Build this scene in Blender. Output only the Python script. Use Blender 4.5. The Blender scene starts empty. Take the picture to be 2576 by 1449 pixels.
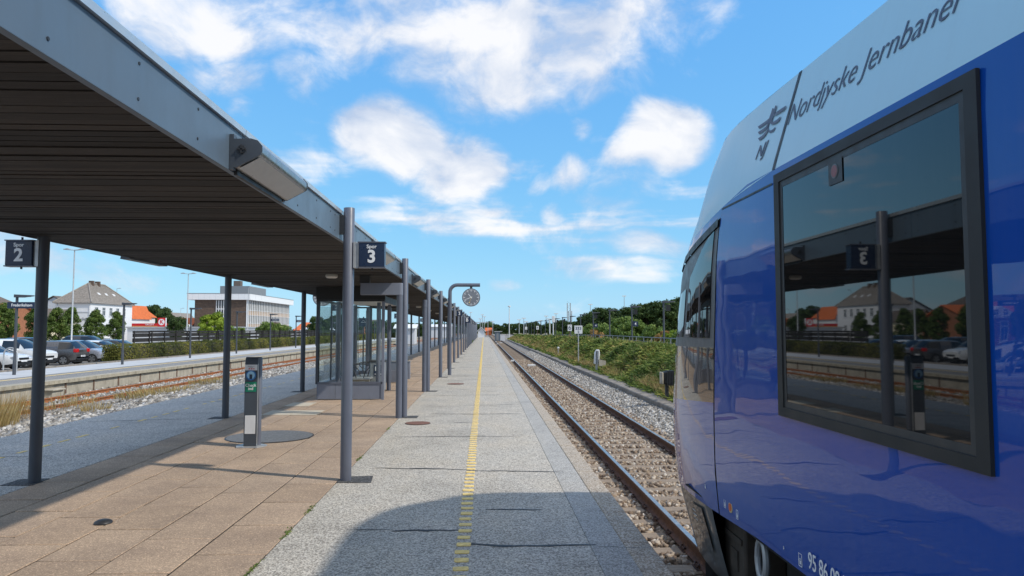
import bpy, math, random
import numpy as np
from mathutils import Vector, Matrix
R = math.radians
random.seed(7); RNG = np.random.default_rng(11)
sc = bpy.context.scene
col = sc.collection

# ------------------------------------------------------------------ camera
cam_d = bpy.data.cameras.new('camera'); cam = bpy.data.objects.new('camera', cam_d); col.objects.link(cam)
cam_d.sensor_width = 36.0; cam_d.lens = 25.2; cam_d.clip_start = 0.05; cam_d.clip_end = 9000
cam.location = (0, 0, 1.76); cam.rotation_euler = (R(90 + 3.34), 0, R(-2.23)); sc.camera = cam
# ------------------------------------------------------------------ light
SUN_DIR = Vector((0.93, -0.39, 1.0)).normalized()          # towards the sun
sun_d = bpy.data.lights.new('sun', 'SUN'); sun = bpy.data.objects.new('sun', sun_d); col.objects.link(sun)
sun_d.energy = 2.0; sun_d.angle = R(1.2); sun_d.color = (1.0, 0.93, 0.82)
sun.rotation_euler = SUN_DIR.to_track_quat('Z', 'Y').to_euler()
sc.view_settings.view_transform = 'Standard'; sc.view_settings.look = 'None'
sc.view_settings.exposure = 0.72; sc.view_settings.gamma = 1.0
SKY_STRENGTH = 0.13
SUN_EL = math.asin(SUN_DIR.z); SUN_ROT = math.atan2(SUN_DIR.x, SUN_DIR.y)

def build_world():
    w = bpy.data.worlds.new('World'); sc.world = w; w.use_nodes = True
    w.cycles.sampling_method = 'MANUAL'; w.cycles.sample_map_resolution = 512
    nt = w.node_tree; nt.nodes.clear(); N = nt.nodes.new; L = nt.links.new
    def math_(op, a, b=None, c=None, clamp=False):
        n = N('ShaderNodeMath'); n.operation = op; n.use_clamp = clamp
        for i, v in enumerate((a, b, c)):
            if v is None: continue
            if isinstance(v, (int, float)): n.inputs[i].default_value = v
            else: L(v, n.inputs[i])
        return n.outputs[0]
    out = N('ShaderNodeOutputWorld'); bg = N('ShaderNodeBackground'); bg.inputs[1].default_value = SKY_STRENGTH
    sky = N('ShaderNodeTexSky'); sky.sky_type = 'NISHITA'; sky.sun_disc = False
    sky.sun_elevation = SUN_EL; sky.sun_rotation = SUN_ROT
    sky.air_density = 1.0; sky.dust_density = 0.25; sky.ozone_density = 1.0
    # the camera's tone curve holds the bright horizon back: the same soft power curve over the whole dome
    sp = N('ShaderNodeSeparateColor'); L(sky.outputs[0], sp.inputs[0]); cb = N('ShaderNodeCombineColor')
    for i, (gain, gam) in enumerate(((.072, .70), (.188, .46), (.445, .16))):
        L(math_('MULTIPLY', math_('POWER', sp.outputs[i], gam), gain / SKY_STRENGTH), cb.inputs[i])
    tc = N('ShaderNodeTexCoord')
    # cloud field, thickened out of view for more fill light: soft cumulus on the dome, some of them standing where the photograph shows them
    def vec(op, a, b):
        n = N('ShaderNodeVectorMath'); n.operation = op
        L(a, n.inputs[0])
        if isinstance(b, (tuple, list)): n.inputs[1].default_value = b
        else: L(b, n.inputs[1])
        return n.outputs[0]
    def noise(v, scale, detail, rough, sc3=(1, 1, 1), off=(0, 0, 0)):
        v2 = vec('ADD', vec('MULTIPLY', v, sc3), off)
        n = N('ShaderNodeTexNoise'); n.inputs['Scale'].default_value = scale
        n.inputs['Detail'].default_value = detail; n.inputs['Roughness'].default_value = rough
        L(v2, n.inputs['Vector']); return n
    # (view px in 2576 x 1449, centre, radii, weight) turned into azimuth / elevation
    blobs = [(1330,130,250,100,.76),(1560,50,210,62,.60),(880,30,290,100,.46),(1130,190,110,40,.42),(985,340,98,80,.86),(1105,405,98,72,.80),(1655,330,76,66,.88),
             (1580,390,55,32,.62),(1420,440,55,42,.66),(1345,455,40,28,.52),(1440,330,36,30,.44),(560,60,100,72,.52),(380,60,90,100,.50),
             (590,200,66,56,.50),(480,190,80,45,.40),(770,205,70,50,.46),(1395,545,42,36,.62),(1200,540,34,14,.5),(1265,712,40,18,.55),(620,280,45,45,.45),
             (200,680,150,32,.5),(1650,610,80,28,.55),(60,600,100,50,.5),(900,270,60,35,.40)]
    f = 0.70 * 2576
    rot = cam.rotation_euler.to_matrix()
    def density(v, tag):
        warp = noise(v, 5.5, 2, .55)
        wv = vec('MULTIPLY', vec('SUBTRACT', warp.outputs['Color'], (.5, .5, .5)), (.13, .13, .09))
        vw = vec('ADD', v, wv)
        acc = None
        for (x, y, rx, ry, wgt) in blobs:
            d = rot @ Vector(((x - 1288) / f, (724.5 - y) / f, -1)); d.normalize()
            sx = f / (rx * 1.12); sz = f / (ry * 1.12)
            n = N('ShaderNodeVectorMath'); n.operation = 'MULTIPLY_ADD'; L(vw, n.inputs[0]); n.inputs[1].default_value = (sx, sx * .6, sz); n.inputs[2].default_value = (-d.x * sx, -d.y * sx * .6, -d.z * sz)
            q = N('ShaderNodeVectorMath'); q.operation = 'DOT_PRODUCT'; L(n.outputs[0], q.inputs[0]); L(n.outputs[0], q.inputs[1])
            g = math_('MULTIPLY_ADD', q.outputs['Value'], -.42 * wgt, wgt)
            acc = g if acc is None else math_('MAXIMUM', acc, g)
        sep = N('ShaderNodeSeparateXYZ'); L(v, sep.inputs[0]); el = sep.outputs[2]
        n1 = noise(vw, 7.5, 7, .60, (1, 1, 1.6))
        n2 = noise(v, 2.6, 1, .5, (1, 1, 1.5), (3.1, 1.7, .4))
        # extra cloud cover added out of view to brighten the shade; ahead, the clouds of the photograph stand instead
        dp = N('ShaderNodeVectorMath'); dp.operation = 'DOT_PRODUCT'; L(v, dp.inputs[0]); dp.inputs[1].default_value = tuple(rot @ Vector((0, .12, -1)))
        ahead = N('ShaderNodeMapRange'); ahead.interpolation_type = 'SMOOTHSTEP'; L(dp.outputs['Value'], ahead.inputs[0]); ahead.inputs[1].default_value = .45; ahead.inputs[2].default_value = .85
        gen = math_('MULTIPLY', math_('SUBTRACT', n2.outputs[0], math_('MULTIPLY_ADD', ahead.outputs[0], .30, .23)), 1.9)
        st = noise(v, 3.0, 4, .55, (1, 1, 8), (5, 2, 1))
        low = math_('MULTIPLY', math_('SUBTRACT', 1.0, math_('MULTIPLY', math_('ABSOLUTE', math_('SUBTRACT', el, .15)), 6.0), clamp=True), math_('SUBTRACT', st.outputs[0], .36))
        low = math_('MULTIPLY', low, 2.2)
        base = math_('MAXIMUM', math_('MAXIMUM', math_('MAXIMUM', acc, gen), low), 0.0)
        det = math_('MULTIPLY', math_('SUBTRACT', n1.outputs[0], .5), 1.35)
        return math_('ADD', base, det), base, n1.outputs[0], vw
    v0 = tc.outputs['Generated']
    v0n = N('ShaderNodeVectorMath'); v0n.operation = 'NORMALIZE'; L(v0, v0n.inputs[0]); v0 = v0n.outputs[0]
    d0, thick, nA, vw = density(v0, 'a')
    sun_off = SUN_DIR * 0.05 + Vector((0, 0, .03))
    nB = noise(vec('ADD', vw, tuple(sun_off)), 7.0, 3, .55, (1, 1, 1.7)).outputs[0]
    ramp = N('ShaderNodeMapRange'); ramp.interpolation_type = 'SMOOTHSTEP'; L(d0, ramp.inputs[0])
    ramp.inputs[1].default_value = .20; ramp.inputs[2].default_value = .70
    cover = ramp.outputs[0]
    shade = N('ShaderNodeMapRange'); L(math_('ADD', math_('SUBTRACT', nA, nB), math_('MULTIPLY', math_('SUBTRACT', cover, .5), .10)), shade.inputs[0])
    shade.inputs[1].default_value = -.18; shade.inputs[2].default_value = .17
    cc = N('ShaderNodeMix'); cc.data_type = 'RGBA'; L(shade.outputs[0], cc.inputs[0])
    k = 1 / SKY_STRENGTH
    cc.inputs[6].default_value = (.33 * k, .39 * k, .50 * k, 1); cc.inputs[7].default_value = (.62 * k, .615 * k, .62 * k, 1)
    mix = N('ShaderNodeMix'); mix.data_type = 'RGBA'
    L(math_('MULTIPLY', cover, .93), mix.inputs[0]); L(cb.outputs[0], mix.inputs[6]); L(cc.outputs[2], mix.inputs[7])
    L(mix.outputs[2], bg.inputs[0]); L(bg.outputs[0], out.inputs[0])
build_world()

# ------------------------------------------------------------------ helpers: objects
def tag(o, label=None, cat=None, group=None, kind=None):
    if label: o['label'] = label
    if cat: o['category'] = cat
    if group: o['group'] = group
    if kind: o['kind'] = kind
    return o
def empty(name, loc=(0, 0, 0), rz=0.0):
    o = bpy.data.objects.new(name, None); col.objects.link(o); o.location = loc; o.rotation_euler = (0, 0, rz); o.empty_display_size = .2
    return o
def thing(name, label, cat, loc=(0, 0, 0), rz=0.0, group=None):
    return tag(empty(name, loc, rz), label, cat, group)
def link(name, me, parent=None, loc=None):
    o = bpy.data.objects.new(name, me); col.objects.link(o)
    if parent: o.parent = parent
    if loc: o.location = loc
    return o
def copy_tree(o, parent=None):
    c = o.copy(); col.objects.link(c); c.parent = parent
    for ch in list(o.children): copy_tree(ch, c)
    return c
class MB:
    def __init__(s): s.v = []; s.f = []
    def add(s, vs, fs):
        b = len(s.v); s.v += [tuple(p) for p in vs]; s.f += [tuple(i + b for i in q) for q in fs]; return s
    def box(s, x0, x1, y0, y1, z0, z1):
        return s.add([(x0,y0,z0),(x1,y0,z0),(x1,y1,z0),(x0,y1,z0),(x0,y0,z1),(x1,y0,z1),(x1,y1,z1),(x0,y1,z1)],
                     [(0,3,2,1),(4,5,6,7),(0,1,5,4),(1,2,6,5),(2,3,7,6),(3,0,4,7)])
    def quad(s, a, b, c, d): return s.add([a, b, c, d], [(0, 1, 2, 3)])
    def cyl(s, p0, p1, r0, r1=None, n=12, caps=True):
        r1 = r0 if r1 is None else r1
        p0 = Vector(p0); p1 = Vector(p1); d = (p1 - p0).normalized()
        a = d.orthogonal().normalized(); b = d.cross(a)
        vs = []
        for p, r in ((p0, r0), (p1, r1)):
            for i in range(n):
                t = 2 * math.pi * i / n; vs.append(p + (a * math.cos(t) + b * math.sin(t)) * r)
        fs = [(i, (i + 1) % n, n + (i + 1) % n, n + i) for i in range(n)]
        if caps: fs += [tuple(range(n - 1, -1, -1)), tuple(range(n, 2 * n))]
        return s.add(vs, fs)
    def tube(s, pts, r, n=8, caps=True):
        pts = [Vector(p) for p in pts]; rs = r if isinstance(r, (list, tuple)) else [r] * len(pts)
        vs = []; prev = None
        for i, p in enumerate(pts):
            d = (pts[min(i + 1, len(pts) - 1)] - pts[max(i - 1, 0)]).normalized()
            a = d.orthogonal().normalized() if prev is None else (prev - d * prev.dot(d)).normalized()
            prev = a; b = d.cross(a)
            for k in range(n):
                t = 2 * math.pi * k / n; vs.append(p + (a * math.cos(t) + b * math.sin(t)) * rs[i])
        fs = []
        for i in range(len(pts) - 1):
            for k in range(n): fs.append((i*n+k, i*n+(k+1) % n, (i+1)*n+(k+1) % n, (i+1)*n+k))
        if caps: fs += [tuple(range(n - 1, -1, -1)), tuple(range((len(pts)-1)*n, len(pts)*n))]
        return s.add(vs, fs)
    def prism(s, poly, a0, a1, axis='y'):
        n = len(poly)
        def P(u, w, a): return (u, a, w) if axis == 'y' else ((a, u, w) if axis == 'x' else (u, w, a))
        vs = [P(u, w, a0) for u, w in poly] + [P(u, w, a1) for u, w in poly]
        return s.add(vs, [tuple(range(n)), tuple(range(2*n-1, n-1, -1))] + [(i, n + i, n + (i+1) % n, (i+1) % n) for i in range(n)])
    def lathe(s, prof, n=16, c=(0, 0, 0)):
        vs = []
        for r, z in prof:
            for k in range(n):
                t = 2 * math.pi * k / n; vs.append((c[0] + r * math.cos(t), c[1] + r * math.sin(t), c[2] + z))
        fs = [(i*n+k, i*n+(k+1) % n, (i+1)*n+(k+1) % n, (i+1)*n+k) for i in range(len(prof)-1) for k in range(n)]
        fs += [tuple(range(n - 1, -1, -1)), tuple(range((len(prof)-1)*n, len(prof)*n))]
        return s.add(vs, fs)
    def grid(s, rows):
        m = len(rows[0]); vs = [p for r in rows for p in r]
        return s.add(vs, [(i*m+k, i*m+k+1, (i+1)*m+k+1, (i+1)*m+k) for i in range(len(rows)-1) for k in range(m-1)])
    def mesh(s, name, mat, smooth=False):
        me = bpy.data.meshes.new(name); me.from_pydata(s.v, [], s.f); me.materials.append(mat)
        if smooth: me.shade_smooth(); me.set_sharp_from_angle(angle=R(40))
        return me
    def build(s, name, mat, parent=None, smooth=False, bevel=0, loc=None, seg=2, fix=False):
        me = s.mesh(name, mat, smooth or bevel > 0)
        if fix:
            import bmesh
            bm = bmesh.new(); bm.from_mesh(me); bmesh.ops.recalc_face_normals(bm, faces=bm.faces); bm.to_mesh(me); bm.free()
        o = link(name, me, parent, loc)
        if bevel > 0:
            m = o.modifiers.new('bevel', 'BEVEL'); m.width = bevel; m.segments = seg; m.limit_method = 'ANGLE'; m.angle_limit = R(35)
        return o
def np_mesh(name, P, mat, colr=None, smooth=False):
    """P: (N,k,3) array of N separate polygons with k corners; colr (N,) per-polygon tint value"""
    N_, k, _ = P.shape
    me = bpy.data.meshes.new(name); me.vertices.add(N_ * k); me.vertices.foreach_set('co', P.astype(np.float32).ravel())
    me.loops.add(N_ * k); me.loops.foreach_set('vertex_index', np.arange(N_ * k, dtype=np.int32))
    me.polygons.add(N_); me.polygons.foreach_set('loop_start', np.arange(0, N_ * k, k, dtype=np.int32))
    me.materials.append(mat)
    me.update(calc_edges=True)
    if colr is not None:
        at = me.attributes.new('tint', 'FLOAT', 'POINT'); at.data.foreach_set('value', np.repeat(colr, k).astype(np.float32))
    return me
def inst_mesh(name, V, F, pos, scl, rot, mat, colr):
    """join many copies of a small solid (V,F with equal-size faces): pos (N,3) scl (N,3) rot (N,3,3)"""
    n = len(pos); m = len(V); W = np.einsum('nij,nmj->nmi', rot, V[None] * scl[:, None, :]) + pos[:, None, :]
    F = np.asarray(F, np.int32); k = F.shape[1]
    me = bpy.data.meshes.new(name); me.vertices.add(n * m); me.vertices.foreach_set('co', W.astype(np.float32).ravel())
    idx = (F[None] + (np.arange(n, dtype=np.int32) * m)[:, None, None]).ravel()
    me.loops.add(len(idx)); me.loops.foreach_set('vertex_index', idx.astype(np.int32))
    me.polygons.add(n * len(F)); me.polygons.foreach_set('loop_start', np.arange(0, len(idx), k, dtype=np.int32))
    me.materials.append(mat); me.update(calc_edges=True)
    at = me.attributes.new('tint', 'FLOAT', 'POINT'); at.data.foreach_set('value', np.repeat(colr, m).astype(np.float32))
    return me
def rand_rot(n):
    q = RNG.normal(size=(n, 4)); q /= np.linalg.norm(q, axis=1)[:, None]; w, x, y, z = q.T
    return np.stack([np.stack([1-2*(y*y+z*z), 2*(x*y-w*z), 2*(x*z+w*y)], -1), np.stack([2*(x*y+w*z), 1-2*(x*x+z*z), 2*(y*z-w*x)], -1),
                     np.stack([2*(x*z-w*y), 2*(y*z+w*x), 1-2*(x*x+y*y)], -1)], 1)
_txt = {}
def text_mesh(s, size, mat, shear=0.0, bold=0.0, align='CENTER', ext=.0015, space=1.0, sx=1.0, line=1.0):
    key = (s, size, mat.name, shear, bold, align, ext, space, sx)
    if key in _txt: return _txt[key]
    cu = bpy.data.curves.new('text', 'FONT'); cu.body = s; cu.size = size; cu.shear = shear; cu.offset = bold; cu.extrude = ext
    cu.align_x = align; cu.align_y = 'CENTER' if align == 'CENTER' else 'BOTTOM_BASELINE'; cu.space_character = space; cu.resolution_u = 4; cu.space_line = line
    ob = bpy.data.objects.new('text', cu); col.objects.link(ob)
    dg = bpy.context.evaluated_depsgraph_get(); me = bpy.data.meshes.new_from_object(ob.evaluated_get(dg))
    bpy.data.objects.remove(ob); bpy.data.curves.remove(cu)
    if sx != 1.0: me.transform(Matrix.Diagonal((sx, 1, 1, 1)))
    me.materials.clear(); me.materials.append(mat); _txt[key] = me
    return me
def text(name, s, size, mat, loc, rot=(R(90), 0, 0), parent=None, **k):
    o = link(name, text_mesh(s, size, mat, **k), parent, loc); o.rotation_euler = rot; return o
ORD = ['nearest','second','third','fourth','fifth','sixth','seventh','eighth','ninth','tenth','eleventh','twelfth','thirteenth','fourteenth','fifteenth',
       'sixteenth','seventeenth','eighteenth','nineteenth','twentieth','twenty-first','twenty-second','twenty-third','twenty-fourth','twenty-fifth','twenty-sixth','twenty-seventh','twenty-eighth']

# ------------------------------------------------------------------ helpers: materials
class NT:
    def __init__(s, name):
        s.m = bpy.data.materials.new(name); s.m.use_nodes = True; s.nt = s.m.node_tree
        s.b = s.nt.nodes['Principled BSDF']
    def N(s, t): return s.nt.nodes.new(t)
    def L(s, a, b): s.nt.links.new(a, b)
    def coord(s, scale=(1, 1, 1), kind='Object'):
        tc = s.N('ShaderNodeTexCoord'); mp = s.N('ShaderNodeMapping'); mp.inputs['Scale'].default_value = scale
        s.L(tc.outputs[kind], mp.inputs[0]); return mp.outputs[0]
    def pos(s, scale=(1, 1, 1)):
        g = s.N('ShaderNodeNewGeometry'); mp = s.N('ShaderNodeMapping'); mp.inputs['Scale'].default_value = scale
        s.L(g.outputs['Position'], mp.inputs[0]); return mp.outputs[0]
    def noise(s, v, scale, detail=4, rough=.55):
        n = s.N('ShaderNodeTexNoise'); n.inputs['Scale'].default_value = scale; n.inputs['Detail'].default_value = detail
        n.inputs['Roughness'].default_value = rough; s.L(v, n.inputs['Vector']); return n.outputs[0]
    def voro(s, v, scale, out='Color', feature='F1'):
        n = s.N('ShaderNodeTexVoronoi'); n.feature = feature; n.inputs['Scale'].default_value = scale; s.L(v, n.inputs['Vector']); return n.outputs[out]
    def ramp(s, fac, stops, interp='LINEAR'):
        r = s.N('ShaderNodeValToRGB'); r.color_ramp.interpolation = interp; e = r.color_ramp.elements
        while len(e) < len(stops): e.new(.5)
        for i, (p, c) in enumerate(stops):
            e[i].position = p; e[i].color = (*c, 1) if len(c) == 3 else c
        s.L(fac, r.inputs[0]); return r.outputs[0]
    def mix(s, fac, a, b, mode='MIX'):
        n = s.N('ShaderNodeMix'); n.data_type = 'RGBA'; n.blend_type = mode
        for i, v in ((0, fac), (6, a), (7, b)):
            if isinstance(v, (int, float)): n.inputs[i].default_value = v
            elif isinstance(v, tuple): n.inputs[i].default_value = (*v, 1)
            else: s.L(v, n.inputs[i])
        return n.outputs[2]
    def math(s, op, a, b=0.0, clamp=False):
        n = s.N('ShaderNodeMath'); n.operation = op; n.use_clamp = clamp
        for i, v in ((0, a), (1, b)):
            if isinstance(v, (int, float)): n.inputs[i].default_value = v
            else: s.L(v, n.inputs[i])
        return n.outputs[0]
    def attr(s, name='tint'):
        n = s.N('ShaderNodeAttribute'); n.attribute_name = name; return n.outputs['Fac']
    def objrand(s):
        return s.N('ShaderNodeObjectInfo').outputs['Random']
    def bump(s, h, strength=.3, dist=.01):
        b = s.N('ShaderNodeBump'); b.inputs['Strength'].default_value = strength; b.inputs['Distance'].default_value = dist
        s.L(h, b.inputs['Height']); s.L(b.outputs[0], s.b.inputs['Normal']); return b.outputs[0]
    def set(s, color=None, rough=None, metal=None, **k):
        for key, v in (('Base Color', color), ('Roughness', rough), ('Metallic', metal)):
            if v is None: continue
            if isinstance(v, tuple): s.b.inputs[key].default_value = (*v, 1)
            elif isinstance(v, (int, float)): s.b.inputs[key].default_value = v
            else: s.L(v, s.b.inputs[key])
        for key, v in k.items(): s.b.inputs[key.replace('_', ' ')].default_value = v
        return s.m
M = {}
def plain(name, c, rough=.5, metal=0.0, var=.12, scale=6.0, bump=0.0, bscale=60, dirt=None, world=True, **k):
    """paint or stone with a slightly uneven tone and optional grain"""
    t = NT(name); v = t.pos() if world else t.coord()
    n = t.noise(v, scale, 5, .6)
    lo = tuple(max(0, x * (1 - var)) for x in c); hi = tuple(min(1, x * (1 + var)) for x in c)
    cc = t.ramp(n, [(.3, lo), (.7, hi)])
    if dirt:
        d = t.ramp(t.noise(t.pos((3, 3, .6)), 2.2, 6, .65), [(.5, (0, 0, 0)), (.75, (1, 1, 1))]); cc = t.mix(t.math('MULTIPLY', d, dirt[1]), cc, dirt[0])
    rr = t.ramp(t.noise(v, scale * 2.3, 3), [(.3, (max(0, rough - .08),) * 3), (.7, (min(1, rough + .08),) * 3)])
    t.set(cc, rr, metal, **k)
    if bump: t.bump(t.noise(v, bscale, 4), bump, .01)
    M[name] = t.m; return t.m
# ------------------------------------------------------------------ materials
def speckle(name, dark, mid, light, scale, tone_scale=.7, warm=None, bump=.5):
    t = NT(name); v = t.pos()
    c = t.voro(v, scale, 'Color'); sep = t.N('ShaderNodeSeparateColor'); t.L(c, sep.inputs[0])
    base = t.ramp(sep.outputs[0], [(.0, dark), (.30, dark), (.36, mid), (.68, mid), (.76, light), (1, light)])
    big = t.noise(v, tone_scale, 6, .65)
    tone = t.ramp(big, [(.28, (.74,) * 3), (.50, (1,) * 3), (.75, (1.04, 1.0, .94))])
    cc = t.mix(1.0, base, tone, 'MULTIPLY')
    spot = t.ramp(t.voro(v, 2.3, 'Distance'), [(.0, (.55,) * 3), (.045, (.62,) * 3), (.06, (1,) * 3)]); cc = t.mix(1.0, cc, spot, 'MULTIPLY')
    if warm: cc = t.mix(t.math('MULTIPLY', t.ramp(t.noise(t.pos((1, .25, 1)), .9, 6, .7), [(.45, (0,) * 3), (.7, (1,) * 3)]), .5), cc, warm, 'MULTIPLY')
    t.set(cc, .88); t.bump(t.voro(v, scale, 'Distance'), bump, .006); M[name] = t.m
speckle('asphalt', (.255, .232, .20), (.455, .42, .368), (.65, .605, .53), 88, warm=(1, .93, .82))
speckle('asphalt_left', (.27, .255, .235), (.48, .455, .42), (.68, .645, .595), 75)
speckle('asphalt_edge', (.25, .24, .22), (.40, .385, .36), (.55, .53, .50), 110)
speckle('asphalt_dark', (.035, .035, .036), (.07, .07, .072), (.14, .14, .14), 90)
speckle('asphalt_grey', (.17, .165, .16), (.24, .235, .23), (.32, .31, .30), 70)
speckle('edge_concrete', (.25, .20, .15), (.42, .35, .275), (.58, .52, .44), 95, 2.5)
def slab_mat():
    t = NT('paving_slab'); v = t.pos()
    r = t.objrand()
    base = t.ramp(r, [(0, (.43, .315, .222)), (.35, (.47, .342, .24)), (.7, (.455, .34, .247)), (1, (.50, .365, .257))])
    c = t.voro(v, 120, 'Color'); sep = t.N('ShaderNodeSeparateColor'); t.L(c, sep.inputs[0])
    sp = t.ramp(sep.outputs[0], [(0, (.66, .66, .66)), (.25, (.82, .82, .82)), (.6, (1, 1, 1)), (.85, (1.0, 1.0, 1.0)), (.92, (1.45, 1.45, 1.42))])
    cc = t.mix(1.0, base, sp, 'MULTIPLY')
    st = t.ramp(t.noise(v, 1.3, 6, .7), [(.35, (.78, .78, .80)), (.6, (1, 1, 1))])
    cc = t.mix(1.0, cc, st, 'MULTIPLY')
    t.set(cc, .86); t.bump(t.voro(v, 120, 'Distance'), .35, .004); M['paving_slab'] = t.m
slab_mat()
plain('pale_slab', (.56, .50, .40), .85, bump=.3, bscale=120)
plain('joint_sand', (.025, .021, .017), .95, bump=.5)
plain('yellow_paint', (.86, .62, .22), .75, var=.2, scale=22, bump=.3, bscale=80, dirt=((.45, .37, .24), .4))
plain('bitumen', (.016, .016, .017), .55)
plain('rail_rust', (.115, .055, .032), .8, var=.35, scale=9, bump=.4, bscale=90)
plain('rail_rust_orange', (.34, .125, .045), .85, var=.35, scale=7, bump=.4, bscale=80)
plain('rail_head', (.42, .40, .39), .28, 1.0, var=.15)
plain('rail_head_rusty', (.30, .13, .06), .6, .4, var=.3)
def sleeper_mat():
    t = NT('sleeper'); v = t.coord((1.2, 14, 14))
    n = t.noise(v, 6, 6, .7)
    cc = t.ramp(n, [(.3, (.17, .12, .085)), (.5, (.27, .21, .155)), (.7, (.37, .30, .23))])
    t.set(cc, .9); t.bump(n, .6, .012); M['sleeper'] = t.m
sleeper_mat()
plain('clip_rust', (.075, .04, .028), .7, .3, var=.3)
def stone_mat(name, stops, soil):
    t = NT(name); a = t.attr(); cc = t.ramp(a, stops, 'LINEAR')
    n = t.noise(t.pos(), 45, 4); cc = t.mix(1.0, cc, t.ramp(n, [(.3, (.75,) * 3), (.7, (1.1,) * 3)]), 'MULTIPLY')
    t.set(cc, .9); t.bump(n, .4, .01); M[name] = t.m
    g = NT(name + '_bed'); v = g.pos()
    c = g.voro(v, 17, 'Color'); sep = g.N('ShaderNodeSeparateColor'); g.L(c, sep.inputs[0])
    cc = g.mix(1.0, g.ramp(sep.outputs[0], stops), g.ramp(g.voro(v, 17, 'Distance'), [(.1, (1,) * 3), (.7, (.45,) * 3)]), 'MULTIPLY')
    cc = g.mix(.35, cc, soil)
    g.set(cc, .95); g.bump(g.voro(v, 17, 'Distance'), 1.0, .04); M[name + '_bed'] = g.m
stone_mat('ballast_brown', [(0, (.13, .09, .064)), (.3, (.25, .18, .125)), (.6, (.36, .28, .205)), (.85, (.47, .40, .32)), (1, (.60, .55, .49))], (.17, .115, .075))
stone_mat('ballast_grey', [(0, (.13, .12, .105)), (.3, (.255, .235, .21)), (.6, (.38, .36, .33)), (.85, (.50, .48, .45)), (1, (.66, .64, .61))], (.30, .27, .24))
plain('wall_concrete', (.43, .39, .32), .9, var=.2, scale=3, bump=.4, bscale=30, dirt=((.20, .17, .13), .6))
plain('wall_coping', (.40, .36, .28), .9, var=.25, scale=4, bump=.5, bscale=40, dirt=((.18, .15, .10), .6))
plain('wall_post', (.16, .10, .07), .8, var=.3)
plain('kerb_concrete', (.25, .22, .19), .95, var=.3, scale=4, bump=.6, bscale=40, dirt=((.12, .11, .08), .7))
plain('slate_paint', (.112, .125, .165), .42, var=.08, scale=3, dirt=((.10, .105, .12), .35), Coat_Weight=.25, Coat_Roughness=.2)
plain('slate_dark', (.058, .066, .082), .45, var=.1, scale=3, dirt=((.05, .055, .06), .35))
plain('fascia_paint', (.105, .145, .19), .40, var=.05, scale=1.3, dirt=((.09, .115, .14), .4))
plain('coping_metal', (.62, .63, .64), .35, .6, var=.08)
plain('dark_metal', (.045, .047, .052), .5, .4)
plain('black_rubber', (.012, .012, .013), .45)
plain('lamp_grey', (.055, .065, .08), .4, var=.08)
plain('lamp_steel', (.36, .38, .40), .32, .85, var=.06)
plain('opal', (.58, .56, .52), .35, var=.04)
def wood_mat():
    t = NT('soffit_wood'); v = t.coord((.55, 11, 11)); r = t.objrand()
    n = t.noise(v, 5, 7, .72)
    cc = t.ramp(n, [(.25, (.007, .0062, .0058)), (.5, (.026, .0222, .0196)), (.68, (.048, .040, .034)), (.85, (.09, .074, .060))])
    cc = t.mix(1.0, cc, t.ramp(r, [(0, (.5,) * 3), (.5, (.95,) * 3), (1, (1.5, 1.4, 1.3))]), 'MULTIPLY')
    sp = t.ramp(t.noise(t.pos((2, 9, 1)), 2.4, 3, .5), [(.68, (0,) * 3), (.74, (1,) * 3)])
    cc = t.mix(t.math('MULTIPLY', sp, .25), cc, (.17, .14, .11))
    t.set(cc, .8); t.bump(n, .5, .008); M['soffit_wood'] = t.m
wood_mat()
plain('roof_felt', (.06, .06, .062), .9, bump=.4)
plain('sign_navy', (.012, .026, .065), .32, var=.08)
plain('white_print', (.80, .81, .82), .5, var=.03)
plain('dark_print', (.08, .10, .15), .5, var=.03)
plain('white_paint', (.72, .73, .74), .5, var=.06, dirt=((.5, .5, .48), .3))
plain('galv', (.48, .49, .50), .45, .5, var=.15)
plain('green_print', (.0, .235, .13), .45)
plain('blue_disc', (.03, .18, .50), .3)
plain('light_blue_disc', (.35, .62, .82), .3)
plain('iron_cover', (.21, .21, .215), .6, .3, var=.3, scale=25, bump=.8, bscale=90)
plain('rust_cover', (.20, .095, .065), .75, var=.3, scale=30, bump=.8, bscale=90)
plain('clock_face', (.19, .20, .225), .4)
plain('slate_light', (.19, .21, .265), .42, var=.06, scale=3, dirt=((.14, .15, .18), .4))
plain('stainless', (.50, .51, .52), .3, .9, var=.08)
def glass_mat(name, tintc, rough=.0, alpha_mix=.12):
    m = bpy.data.materials.new(name); m.use_nodes = True; nt = m.node_tree; nt.nodes.clear()
    o = nt.nodes.new('ShaderNodeOutputMaterial'); tr = nt.nodes.new('ShaderNodeBsdfTransparent'); gl = nt.nodes.new('ShaderNodeBsdfGlossy')
    tr.inputs[0].default_value = (*tintc, 1); gl.inputs['Roughness'].default_value = rough
    fr = nt.nodes.new('ShaderNodeFresnel'); fr.inputs[0].default_value = 1.5
    mx = nt.nodes.new('ShaderNodeMixShader'); hf = nt.nodes.new('ShaderNodeMath'); hf.operation = 'MULTIPLY'; hf.inputs[1].default_value = .5; nt.links.new(fr.outputs[0], hf.inputs[0]); nt.links.new(hf.outputs[0], mx.inputs[0]); nt.links.new(tr.outputs[0], mx.inputs[1]); nt.links.new(gl.outputs[0], mx.inputs[2])
    nt.links.new(mx.outputs[0], o.inputs[0]); M[name] = m
glass_mat('pane_glass', (.955, .98, .975))
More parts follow.
